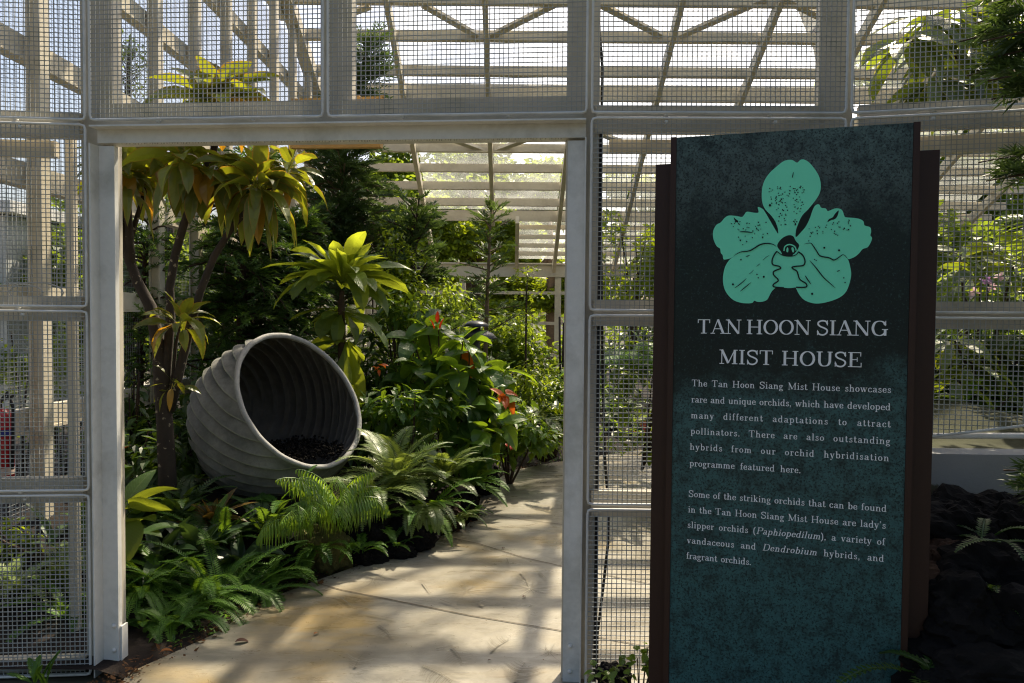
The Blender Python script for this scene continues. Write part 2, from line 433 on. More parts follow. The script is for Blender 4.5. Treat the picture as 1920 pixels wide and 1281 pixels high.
nt.links.new(ramp(nt, f4, [(0.35,(0.20,)*3), (0.65,(0.50,)*3)]), b.inputs['Roughness']); b.inputs['Specular IOR Level'].default_value = 0.5
hh = mixc(nt, 0.5, f2, f4); bump(nt, b, hh, 0.35, 0.012)
CONC = m
pts = [Vector((-1.72,-6,0))] + EDGE + [Vector((9,5.5,0)), Vector((1.75,5.5,0)), Vector((1.35,3.3,0)), Vector((1.1,2.0,0)), Vector((1.3,-6,0))]
bmp = bmesh.new(); vs = [bmp.verts.new(p) for p in pts]
for t in tessellate_polygon([pts]): bmp.faces.new([vs[i] for i in t])
bmesh.ops.subdivide_edges(bmp, edges=bmp.edges[:], cuts=1)
bmesh.ops.recalc_face_normals(bmp, faces=bmp.faces[:])
me = bpy.data.meshes.new('path'); bmp.to_mesh(me); bmp.free(); me.materials.append(CONC)
if me.polygons[0].normal.z < 0: me.flip_normals()
path = bpy.data.objects.new('path', me); COL.objects.link(path); structure(path); ORG['path'] = Vector((0,0,0))
# joints and prints, thin sheets over the concrete
PRINT = plain('print_groove', (0.175,0.155,0.112), 0.5, 0.3, 12, 0)
JOINT = plain('joint_groove', (0.09,0.07,0.045), 0.8, 0.3, 12, 0)
PALEP = plain('print_ridge', (0.33,0.31,0.25), 0.35, 0.2, 12, 0)
def strip(mb, pts, w0, w1, z):
    n = len(mb.v); pts = [Vector(p) for p in pts]
    for k, p in enumerate(pts):
        d = (pts[min(k+1,len(pts)-1)]-pts[max(0,k-1)]).normalized(); s = Vector((-d.y, d.x, 0)); w = w0+(w1-w0)*k/(len(pts)-1)
        mb.vert((p.x-s.x*w/2, p.y-s.y*w/2, z)); mb.vert((p.x+s.x*w/2, p.y+s.y*w/2, z))
    for k in range(len(pts)-1): a = n+2*k; mb.face(a, a+1, a+3, a+2)
mb = MB()
for pl in (((560,1086),(640,1107),(760,1131),(880,1155),(1060,1185),(1260,1222)), ((840,1008),(900,1021),(980,1046),(1060,1064),(1240,1100)), ((895,963),(960,972),(1060,985),(1240,1005))):
    strip(mb, [G(x, y) for x, y in pl], 0.008, 0.008, 0.004)
structure(mb.build('joint', JOINT, path))
mb = MB(); mb2 = MB(); zz = 0.0042
def burst(px, py, r, n, a0=0):
    global zz
    c = G(px, py)
    for k in range(n):
        a = a0 + 2*math.pi*k/n + uni(-.2,.2); rr = r*uni(0.5,1.1); zz += 0.00003
        q = c + Vector((math.cos(a)*rr, math.sin(a)*rr, 0)); m_ = c.lerp(q, 0.5) + Vector((uni(-.02,.02), uni(-.02,.02), 0))*r*4
        strip(mb if rnd() < 0.72 else mb2, [c.lerp(q, 0.06), m_, q], 0.0034, 0.0010, zz)
def feather(p0, p1, w, n):
    global zz
    a, b_ = G(*p0), G(*p1); d = (b_-a); s = Vector((-d.y, d.x, 0)).normalized(); zz += 0.00003
    strip(mb, [a, a.lerp(b_,0.5)+s*0.01, b_], 0.009, 0.003, zz)
    for k in range(n):
        q = a.lerp(b_, (k+0.5)/n); l = w*math.sin(math.pi*(0.15+0.8*k/n))*uni(0.7,1.1)
        for sg in (-1, 1):
            zz += 0.00003; strip(mb if rnd() < 0.75 else mb2, [q, q + s*sg*l*0.5 + d.normalized()*l*0.25, q + s*sg*l + d.normalized()*l*0.7], 0.004, 0.0012, zz)
for a in ((700,1090,.2,13),(875,1110,.22,17),(995,1105,.16,14),(1030,1225,.12,10)): burst(*a)
for a in (((965,1281),(985,1245),.10,16),((920,1225),(955,1200),.09,13),((793,1250),(850,1281),.12,16),((665,1255),(690,1220),.09,12),((710,1175),(735,1200),.05,8),((845,1215),(867,1248),.07,10),((975,1075),(990,1098),.06,9),((905,1140),(896,1125),.05,7)): feather(*a)
for p0, p1 in (((792,1095),(807,1115)),((825,1128),(863,1142)),((690,1155),(745,1166)),((950,1050),(955,1064)),((640,1125),(660,1140)),((1010,1075),(1024,1088))):
    zz += 0.00003; strip(mb, [G(*p0), G(*p1)], 0.008, 0.003, zz)
structure(mb.build('leaf_print', PRINT, path)); structure(mb2.build('leaf_print', PALEP, path))

# ================================================================ front wall of mesh panels
FW = [Vector((-2.83,3.21,0)), Vector((-1.840,3.30,0)), None, Vector((0.308,3.12,0)), Vector((1.358,3.10,0)), Vector((2.37,2.86,0))]
FW[2] = FW[1].lerp(FW[3], 0.488)
ZR = [-0.055, 0.765, 1.57, 2.375, 3.19]
def mesh_panel(label, A, B, z0, z1, z0b=None, gap=0.007):
    """welded wire panel: rod frame, horizontal wires in front of vertical wires"""
    z0b = z0 if z0b is None else z0b
    e = (B-A); L = e.length; e = e/L; nrm = Vector((-e.y, e.x, 0))
    th = thing('mesh_panel', label, 'mesh panel', (A.x, A.y, z0), 'galvanised mesh panels of the front wall')
    at = lambda s, d, z: A + e*s + nrm*d + Z*z
    zb = lambda s: z0 + (z0b-z0)*s/L
    fr = MB(); fr.smooth = True; g_ = gap+0.004; r = 0.006; k = 0.02
    loop = [at(g_+k,0,z1-g_), at(L-g_-k,0,z1-g_), at(L-g_-0.004,0,z1-g_-0.004), at(L-g_,0,z1-g_-k), at(L-g_,0,z0b+g_+k), at(L-g_-0.004,0,z0b+g_+0.004), at(L-g_-k,0,z0b+g_), at(g_+k,0,z0+g_), at(g_+0.004,0,z0+g_+0.004), at(g_,0,z0+g_+k), at(g_,0,z1-g_-k), at(g_+0.004,0,z1-g_-0.004)]
    fr.tube(loop+[loop[0]], r, 6, False)
    for s, z in ((0.30,z1),(0.72,z1),(0.3,z0+0.03),(0.7,z0+0.03)):
        q = at(L*s, 0.008, z-0.025); fr.box(q, 0.012, 0.02, 0.012)
    fr.build('frame', GREY, th)
    wm = MB(); sp = 0.0200; w = 0.0031
    n = int((L-2*g_)/sp); off = (L-n*sp)/2
    for i in range(n+1):
        s = off+i*sp
        if s < g_+0.004 or s > L-g_-0.004: continue
        zm = (zb(s)+z1)/2+uni(-.2,.2); sm = s+uni(-.0022,.0022); wm.bar(at(s, 0.002, zb(s)+g_), at(sm, 0.0025, zm), w, w, nrm); wm.bar(at(sm, 0.0025, zm), at(s, 0.002, z1-g_), w, w, nrm)
    n = int((z1-min(z0,z0b)-2*g_)/sp); off = z1-min(z0,z0b)-n*sp; off = off/2
    for i in range(n+1):
        z = min(z0,z0b)+off+i*sp; s0 = g_
        if z < zb(g_)+g_:
            if z0b >= z0: continue
            s0 = (z-g_-z0)/(z0b-z0)*L
        s1 = L-g_
        if z < zb(L)+g_:
            if z0b <= z0: continue
            s1 = (z-g_-z0)/(z0b-z0)*L
        if s1-s0 < 0.03 or s0 >= s1: continue
        b_ = uni(-0.0022, 0.0022)
        wm.bar(at(s0, -0.0015, z), at((s0+s1)/2, -0.0015, z+b_), w, w, nrm); wm.bar(at((s0+s1)/2, -0.0015, z+b_), at(s1, -0.0015, z), w, w, nrm)
    wm.build('wire_mesh', WIRE, th)
rows = ['lowest', 'second', 'third']
for k, wd in enumerate(('ferns and gravel show through it', 'a red fire extinguisher shows through it', 'a pale column and sky show through it')):
    mesh_panel('grey mesh panel left of the doorway, %s' % wd, FW[0], FW[1], ZR[k], ZR[k+1])
tops = ['top mesh panel left of the doorway post, over the sky and pale columns', 'mesh panel above the left half of the doorway, big yellow leaves behind it', 'mesh panel above the right half of the doorway, white slanted roof behind it', 'top mesh panel above the dark sign, sloping roof rafters behind it', 'top mesh panel in the right corner, hanging yellow leaves behind it']
for k in range(5): mesh_panel(tops[k], FW[k], FW[k+1], ZR[3], ZR[4])
for k, wd in enumerate(('bare concrete path behind it', 'dark arching tree fern behind it', 'roof slats and bright bush behind it')):
    mesh_panel('mesh panel between doorway and dark sign, %s' % wd, FW[3], FW[4], ZR[k], ZR[k+1])
mesh_panel('mesh panel right of the sign with slanted bottom edge, long dark leaves behind it', FW[4], FW[5], 1.02, ZR[2], 1.19)
mesh_panel('mesh panel right of the sign, roof slats and pink flowers behind it', FW[4], FW[5], ZR[2], ZR[3])

# ================================================================ doorway frame (open channels, bolted at the foot)
A, B = FW[1], FW[3]; DE = (B-A).normalized(); DN = Vector((-DE.y, DE.x, 0)); DL = (B-A).length
def D(s, d, z): return A + DE*s + DN*d + Z*z
df = thing('door_frame', 'wide grey painted steel frame round the open doorway, bolted at its feet', 'door frame', A)
def chan(mb, s_out, s_in, z0, z1):
    sg = 1 if s_in > s_out else -1
    def bx(sa, sb, da, db):
        mb.bar(D((sa+sb)/2, (da+db)/2, z0), D((sa+sb)/2, (da+db)/2, z1), abs(sb-sa), abs(db-da), DN)
    bx(s_out, s_out+sg*0.006, -0.012, 0.05)
    bx(s_out, s_in, 0.0502, 0.058)
    bx(s_in-sg*0.007, s_in, 0.0584, 0.078)
mb = MB(); chan(mb, 0.010, 0.087, -0.055, 2.285); lp = mb.build('post', GREY, df)
mb = MB(); chan(mb, DL-0.010, DL-0.086, -0.055, 2.285); rp = mb.build('post', GREY, df)
mb = MB()
def hbx(s0, s1, da, db, za, zb_): mb.bar(D(s0, (da+db)/2, (za+zb_)/2), D(s1, (da+db)/2, (za+zb_)/2), db-da, zb_-za, (0,0,1))
hbx(0.012, DL-0.012, -0.012, 0.055, 2.355, 2.362)
hbx(0.012, DL-0.012, 0.047, 0.0555, 2.297, 2.3548)
hbx(0.012, DL-0.012, 0.0558, 0.125, 2.297, 2.304)
mb.build('lintel', GREY, df)
for p, s in ((lp, 0.066), (rp, DL-0.055)):
    for z in (0.045, 0.155):
        q = MB(); q.smooth = True; c0 = D(s, 0.0500, z)
        q.tube([c0, c0-DN*0.004, c0-DN*0.009, c0-DN*0.011], [0.011,0.0108,0.007,0.002], 10); q.build('bolt', GREY, p)
q = MB(); q.bar(D(0.0925,0.082,-0.055), D(0.0925,0.082,0.15), 0.045, 0.009, DE); q.build('base_plate', GREY, lp)
# small water drops along the lintel's lower edge
q = MB()
for k in range(150):
    s = 0.12+(DL-0.22)*k/150+uni(-.003,.003); c0 = D(s, 0.052, 2.2965); r = uni(0.0015,0.0032)
    q.tube([c0, c0-Z*r, c0-Z*2*r], [r*0.6, r, r*0.3], 5)
m, nt, b = nmat('water_drop'); b.inputs['Base Color'].default_value = (0.9,0.9,0.9,1); b.inputs['Roughness'].default_value = 0.02; b.inputs['Transmission Weight'].default_value = 0.9; b.inputs['IOR'].default_value = 1.33
dro = q.build('water_drops', m, df, smooth=True); dro['kind'] = 'stuff'

# ================================================================ greenhouse: frame behind the mesh, side wall, sloping roof, back wall
YB, ZE, TAN = 16.0, 2.55, 0.48
def zroof(y): return ZE + TAN*(YB-y)
def RF(px, py):                     # the roof point seen at a photo pixel
    d = ray(px, py); t = (ZE + TAN*YB - EYE.z)/(d.z + TAN*d.y); return EYE + d*t
gh = thing('greenhouse', 'cream steel greenhouse with sloping slatted roof and tall columns down its side', 'greenhouse', (0,3.2,0))
def part(name, fn, mat=None):
    mb = MB(); fn(mb); return mb.build(name, mat or CREAM, gh)
CREAMD = paint('dull_cream_paint', (0.50,0.46,0.38), (0.15,0.16,0.08), 0.5, 0.5, 3)
def fpos(k, d): # behind front-wall seam k
    e = (FW[min(k+1,5)]-FW[max(k-1,0)]).normalized(); n = Vector((-e.y, e.x, 0)); return FW[k]+n*d, n, e
for k in (1,2,3,4):
    p, n, e = fpos(k, 0.11)
    z0 = 2.385 if k == 2 else 0.0; sh = {1:-0.005, 3:-0.022, 4:-0.03, 2:0.02}[k]
    p = p+e*sh
    def f(mb):
        mb.bar(p+Z*z0, p+Z*5.2, 0.137, 0.06, n)
        mb.bar(p+n*0.075+Z*z0, p+n*0.075+Z*5.2, 0.07, 0.085, n)
    part('front_column', f, CREAMD)
    if k == 3:
        q = p+e*0.076-n*0.02; part('gap_shadow_strip', lambda mb: mb.bar(q, q+Z*2.36, 0.012, 0.05, n), DARKCH)  # dark strip painted in as the shadowed gap beside the column
def railz(k0, k1, z, h, d=0.075, t=0.05, a=0.0, b_=0.0, m_=None):
    p0, p1 = FW[k0], FW[k1]; e = (p1-p0).normalized(); n = Vector((-e.y, e.x, 0))
    part('front_rail', lambda mb: mb.bar(p0+n*d+e*a+Z*z, p1+n*d-e*b_+Z*z, t, h, (0,0,1)), m_ or CREAMD)
for z in ZR[1:4]:
    railz(0, 1, z, 0.11, b_=0.06); railz(3, 4, z, 0.11, a=0.03, b_=0.10)
    if z > 1: railz(4, 5, z, 0.11, a=0.05)
railz(1, 3, ZR[3]+0.045, 0.09, a=0.02, b_=0.02)
railz(0, 1, -0.02, 0.06, b_=0.06); railz(0, 1, ZR[2]+0.02, 0.06, 0.15, 0.04, b_=0.2, m_=CREAM); railz(0, 1, ZR[3]-0.09, 0.07, 0.15, 0.05, b_=0.2, m_=CREAM)
railz(3, 4, ZR[3]-0.09, 0.05, 0.16, 0.05, a=0.1, m_=CREAM); railz(4, 5, ZR[3]-0.10, 0.07, 0.16, 0.05, m_=CREAM)
# side wall
XW = -2.9
ys = [4.66+0.765*k for k in range(-1, 16)]
for y in ys:
    def f(mb):
        h = zroof(y)-0.05
        mb.box((XW, y, h/2), 0.064, 0.04, h); mb.box((XW-0.038, y, h/2), 0.012, 0.095, h); mb.box((XW+0.038, y, h/2), 0.012, 0.095, h)
    part('column', f)
for z in (0.16, 0.9, 1.65, 2.40, 3.16, 3.92, 4.68, 5.45):
    y1 = min(16, YB-(z-ZE)/TAN) if z > ZE else 16
    part('wall_rail', lambda mb: (mb.bar((XW-0.0905,3.35,z), (XW-0.0905,y1,z), 0.06, 0.13, (0,0,1)), mb.bar((XW-0.0905,3.35,z-0.075), (XW-0.0905,y1,z-0.075), 0.09, 0.018, (0,0,1))))
def f(mb):
    w = 0.0018; x = XW-0.135
    y = 3.35
    while y < 13: mb.bar((x, y, 0.2), (x, y, min(5.3, zroof(y))), w, w, (1,0,0)); y += 0.030
    z = 0.2
    while z < 5.3: mb.bar((x+0.003, 3.35, z), (x+0.003, min(13, YB-(z-ZE)/TAN), z), w, w, (1,0,0)); z += 0.030
part('side_net', f, WIRE)
# roof: rafters down the slope, boards across, braces, panes
ribs = [-2.89, -1.62, -0.375, 0.865, 2.11, 3.35, 4.62, 5.9, 7.2, 8.5]
for k, x in enumerate(ribs):
    w = 0.17 if k == 0 else 0.07
    y1 = 14.35 if k == 2 else YB-0.05
    part('rafter', lambda mb: mb.bar((x,4.6,zroof(4.6)-0.02), (x,y1,zroof(y1)-0.02), w, 0.16, (0,TAN,1)))
x9 = RF(970, 420).x
part('rafter', lambda mb: mb.bar((x9,14.25,zroof(14.25)-0.02), (x9,YB-0.05,zroof(YB-0.05)-0.02), 0.07, 0.16, (0,TAN,1)))
PY = [5.0,5.5,6.0,6.5,7.0,7.5,8.0,8.5,9.0] + [RF(960, y).y for y in (12,80,145)] + [RF(960, y).y for y in (235,288,325,358,388)]
for y in PY:
    part('purlin', lambda mb: (mb.bar((XW,y,zroof(y)+0.09), (9,y,zroof(y)+0.09), 0.05, 0.125, (0,0,1)), mb.bar((XW,y,zroof(y)+0.02), (9,y,zroof(y)+0.02), 0.10, 0.012, (0,0,1))))
for py, h in ((187,0.24),(415,0.20)):
    y = RF(960, py).y
    part('wide_purlin', lambda mb: mb.bar((XW if py < 300 else -1.62,y,zroof(y)+0.10), (9,y,zroof(y)+0.10), 0.06, h, (0,0,1)))
for py in (434,452,468,483):
    y = RF(1000, py).y
    part('purlin', lambda mb: mb.bar((x9,y,zroof(y)+0.08), (9,y,zroof(y)+0.08), 0.05, 0.085, (0,0,1)))
for a, b_ in (((800,22),(888,72)), ((1035,20),(925,74)), ((1130,20),(1232,72)), ((1425,12),(1285,72)), ((1475,10),(1540,42)), ((835,264),(902,288)), ((1000,264),(934,288)), ((1135,262),(1195,285)), ((640,40),(690,22)), ((1640,262),(1580,290)), ((1330,268),(1255,290))):
    pa, pb = RF(*a), RF(*b_)
    part('brace', lambda mb: mb.bar(pa+Z*0.06+(pa-pb)*0.08, pb+Z*0.06+(pb-pa)*0.08, 0.08, 0.05, (0,TAN,1)))
m, nt, b = nmat('milky_pane'); co = objco(nt)
for x in list(nt.nodes):
    if x.type == 'BSDF_PRINCIPLED': nt.nodes.remove(x)
fz = noisef(nt, 1.6, 5, 0.6, co)
tr = N(nt, 'ShaderNodeBsdfTransparent'); tr.inputs[0].default_value = (0.97,0.98,0.97,1)
tl = N(nt, 'ShaderNodeBsdfTranslucent'); tl.inputs[0].default_value = (0.80,0.82,0.78,1)
gl = N(nt, 'ShaderNodeBsdfGlossy'); gl.inputs['Roughness'].default_value = 0.15
mx = N(nt, 'ShaderNodeMixShader'); nt.links.new(ramp(nt, fz, [(0.3,(0.08,)*3), (0.7,(0.24,)*3)]), mx.inputs[0])
nt.links.new(tr.outputs[0], mx.inputs[1]); nt.links.new(tl.outputs[0], mx.inputs[2])
mx2 = N(nt, 'ShaderNodeMixShader'); mx2.inputs[0].default_value = 0.04; nt.links.new(mx.outputs[0], mx2.inputs[1]); nt.links.new(gl.outputs[0], mx2.inputs[2])
nt.links.new(mx2.outputs[0], nt.nodes['Material Output'].inputs[0]); PANE = m
for k in range(len(ribs)-1):
    def f(mb):
        y0, y1 = 9.2, 14.25
        for i, (x, y) in enumerate(((ribs[k]+0.04,y0),(ribs[k+1]-0.04,y0),(ribs[k+1]-0.04,y1),(ribs[k]+0.04,y1))): mb.vert((x, y, zroof(y)+0.17))
        for i, (x, y) in enumerate(((ribs[k]+0.04,y0),(ribs[k+1]-0.04,y0),(ribs[k+1]-0.04,y1),(ribs[k]+0.04,y1))): mb.vert((x, y, zroof(y)+0.175))
        mb.face(0,1,2,3)
        mb.v = mb.v[:4]; mb.lf = mb.lf[:4]
    if k > 0: part('roof_pane', f, PANE)
part('roof_pane', lambda mb: [mb.vert(p) for p in ((x9+0.04,14.4,zroof(14.4)+0.17),(9,14.4,zroof(14.4)+0.17),(9,15.9,zroof(15.9)+0.17),(x9+0.04,15.9,zroof(15.9)+0.17))] and mb.face(0,1,2,3), PANE)
# back wall
za, zb_ = W(960,519,YB).z, W(960,494,YB).z
part('eaves_beam', lambda mb: (mb.bar((XW,YB,(za+zb_)/2), (9,YB,(za+zb_)/2), 0.12, zb_-za, (0,0,1)), mb.bar((XW,YB-0.07,zb_-0.01), (9,YB-0.07,zb_-0.01), 0.10, 0.03, (0,0,1))))
for x in (-1.05, 0.96, 2.95, 4.95, 6.95): part('back_post', lambda mb: mb.box((x,YB+0.005,za/2), 0.13, 0.08, za))
for z in (2.06, 1.42, 0.75): part('transom', lambda mb: mb.bar((XW,YB+0.001,z), (9,YB+0.001,z), 0.05, 0.065, (0,0,1)))

# ================================================================ kerb of the raised bed on the right
m, nt, b = nmat('stained_concrete'); co = objco(nt)
f1 = noisef(nt, 6, 6, 0.7, co); sx = N(nt, 'ShaderNodeSeparateXYZ'); nt.links.new(co, sx.inputs[0])
ad = N(nt, 'ShaderNodeMath', operation='MULTIPLY_ADD'); nt.links.new(f1, ad.inputs[0]); ad.inputs[1].default_value = 0.22; nt.links.new(sx.outputs[2], ad.inputs[2])
st = ramp(nt, ad.outputs[0], [(0.985,(0.9,)*3), (1.045,(0,0,0))])
nt.links.new(mixc(nt, st, mixc(nt, f1, (0.26,0.265,0.26), (0.36,0.355,0.34)), (0.05,0.042,0.01)), b.inputs['Base Color']); b.inputs['Roughness'].default_value = 0.8
bump(nt, b, f1, 0.3, 0.01); KERB = m
e = (FW[5]-FW[4]).normalized(); kn = Vector((-e.y, e.x, 0))
mb = MB()
k0, k1 = FW[4]-e*0.42-kn*0.13, FW[5]+e*0.4-kn*0.13
mb.bar(k0+kn*0.07+Z*0.935, k1+kn*0.07+Z*1.00, 0.14, 0.15, (0,0,1))
mb.bar(k0+kn*0.06+Z*0.40, k1+kn*0.06+Z*0.44, 0.08, 0.92, (0,0,1))
kb = mb.build('planter_wall', KERB); tag(kb, 'low pale concrete kerb wall with yellow stains, below the mesh right of the sign', 'kerb wall')
mb = MB(); mb.smooth = True; mb.tube([k0+kn*0.16+Z*1.045, k0.lerp(k1,0.5)+kn*0.16+Z*1.09, k1+kn*0.16+Z*1.13], 0.012, 8)
tag(mb.build('pipe', GREY), 'thin grey pipe lying along the mossy kerb under the slanted mesh', 'pipe')
MOSS = plain('mossy_rock', (0.09,0.085,0.025), 0.9, 0.6, 9, 0.8)
mb = MB(); nx, ny = 40, 30
q0 = k0+kn*0.135
for j in range(ny+1):
    for i in range(nx+1):
        p = q0 + e*(1.9*i/nx) + kn*(4.5*(j/ny)**1.5); z = 1.005+0.035*i/nx*1.8+0.05*smooth(j/8)+0.12*noise.noise(p*2.1)*smooth(j/5)
        mb.vert((p.x, p.y, z))
for j in range(ny):
    for i in range(nx): a = j*(nx+1)+i; mb.face(a, a+1, a+nx+2, a+nx+1)
n = len(mb.v)
for j in range(ny+1): p = mb.v[j*(nx+1)]; mb.vert((p[0],p[1],-0.05))
for j in range(ny): mb.face(j*(nx+1), (j+1)*(nx+1), n+j+1, n+j)
structure(mb.build('raised_bed', plain('mossy_soil', (0.030,0.033,0.012), .95, .6, 9, .8), smooth=True))

# ================================================================ sign
SA, SB = W(1269, 258, 2.50), W(1713, 230, 2.29)
ZT = (SA.z+SB.z)/2
sa, sb = Vector((SA.x,SA.y,0)), Vector((SB.x,SB.y,0)); SE = (sb-sa).normalized(); SN = Vector((SE.y,-SE.x,0)); SL = (sb-sa).length   # SN towards the viewer
def S(u, v, d=0.0): return sa + SE*u + Z*v + SN*d
def SP(px, py):                     # sign coordinates of a photo pixel
    d = ray(px, py); t = (sa-EYE).dot(SN)/d.dot(SN); p = EYE+d*t; return ((p-sa).dot(SE), p.z)
m, nt, b = nmat('printed_patina'); co = objco(nt); sx = N(nt, 'ShaderNodeSeparateXYZ'); nt.links.new(co, sx.inputs[0])
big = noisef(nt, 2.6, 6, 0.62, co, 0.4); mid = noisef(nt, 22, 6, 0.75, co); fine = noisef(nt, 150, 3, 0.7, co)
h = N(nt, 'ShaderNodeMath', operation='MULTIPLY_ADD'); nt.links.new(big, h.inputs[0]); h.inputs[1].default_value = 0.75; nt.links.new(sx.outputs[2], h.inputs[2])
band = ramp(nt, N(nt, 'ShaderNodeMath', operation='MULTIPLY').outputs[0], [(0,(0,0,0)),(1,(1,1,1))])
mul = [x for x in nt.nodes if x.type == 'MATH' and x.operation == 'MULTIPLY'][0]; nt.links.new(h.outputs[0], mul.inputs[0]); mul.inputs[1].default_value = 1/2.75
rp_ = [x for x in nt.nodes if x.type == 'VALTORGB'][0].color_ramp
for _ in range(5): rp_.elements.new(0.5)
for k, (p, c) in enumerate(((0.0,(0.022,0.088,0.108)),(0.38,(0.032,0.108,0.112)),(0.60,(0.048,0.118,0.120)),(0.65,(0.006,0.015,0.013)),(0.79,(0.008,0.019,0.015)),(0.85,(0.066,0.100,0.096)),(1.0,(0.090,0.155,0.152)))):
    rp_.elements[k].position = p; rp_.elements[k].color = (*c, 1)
c = mixc(nt, ramp(nt, mid, [(0.44,(0,0,0)), (0.64,(0.75,)*3)]), band, (0.005,0.012,0.013))
c = mixc(nt, ramp(nt, fine, [(0.50,(0,0,0)), (0.62,(0.9,)*3)]), c, (0.004,0.012,0.013))
c = mixc(nt, ramp(nt, fine, [(0.30,(0.45,)*3), (0.42,(0,0,0))]), c, (0.045,0.12,0.125))
nt.links.new(c, b.inputs['Base Color']); b.inputs['Roughness'].default_value = 0.42; b.inputs['Specular IOR Level'].default_value = 0.25
PATINA = m
TEAL = plain('teal_print', (0.18,0.80,0.54), 0.5, 0.06, 8, 0, 0.2)
INK = plain('dark_print', (0.006,0.016,0.014), 0.5, 0.2, 30, 0, 0.2)
WHITE = plain('white_lettering', (0.80,0.83,0.87), 0.5, 0.08, 40, 0, 0.2)
sg = thing('sign_board', 'tall dark teal information board with orchid emblem and white lettering in rust brown frame', 'sign', sa)
mb = MB(); mb.bar(S(0.0,ZT/2,-0.025), S(SL,ZT/2,-0.025), 0.05, ZT, (0,0,1)); mb.build('face', PATINA, sg)
mb = MB()
for u in (-0.0095, SL+0.0095): mb.bar(S(u,0,-0.026), S(u,ZT+0.001,-0.026), 0.018, 0.060, -SN)
mb.build('edge_frame', BROWN, sg)
uL, uR = SP(1232,320)[0]-0.012, SP(1762,290)[0]+0.012
mb = MB(); zt2 = ZT-0.073; mb.bar(S((uL+uR)/2,0,-0.11), S((uL+uR)/2,zt2,-0.11), uR-uL, 0.105, -SN); mb.build('backing_slab', BROWN, sg)

# lettering: strokes drawn with a broad pen, with slab serifs
def cat_(p, closed=False, n=5):
    out = []; P = p
    for k in range(len(P)-(0 if closed else 1)):
        g_ = lambda i: P[i % len(P)] if closed else P[max(0, min(len(P)-1, i))]
        a, b_, c_, d_ = g_(k-1), g_(k), g_(k+1), g_(k+2)
        for j in range(n):
            t = j/n; out.append(tuple(0.5*((2*b_[i])+(-a[i]+c_[i])*t+(2*a[i]-5*b_[i]+4*c_[i]-d_[i])*t*t+(-a[i]+3*b_[i]-3*c_[i]+d_[i])*t**3) for i in (0,1)))
    out.append(P[0] if closed else P[-1]); return out
def el(cx, cy, rx, ry): return [(cx+rx*math.cos(2*math.pi*k/10), cy+ry*math.sin(2*math.pi*k/10)) for k in range(10)]
X_ = 0.64
def st(x, lo=0, hi=X_): return ('l', [(x,lo),(x,hi)])
def sf(x0, x1, y=0): return ('r', x0, y, x1, y+0.055)
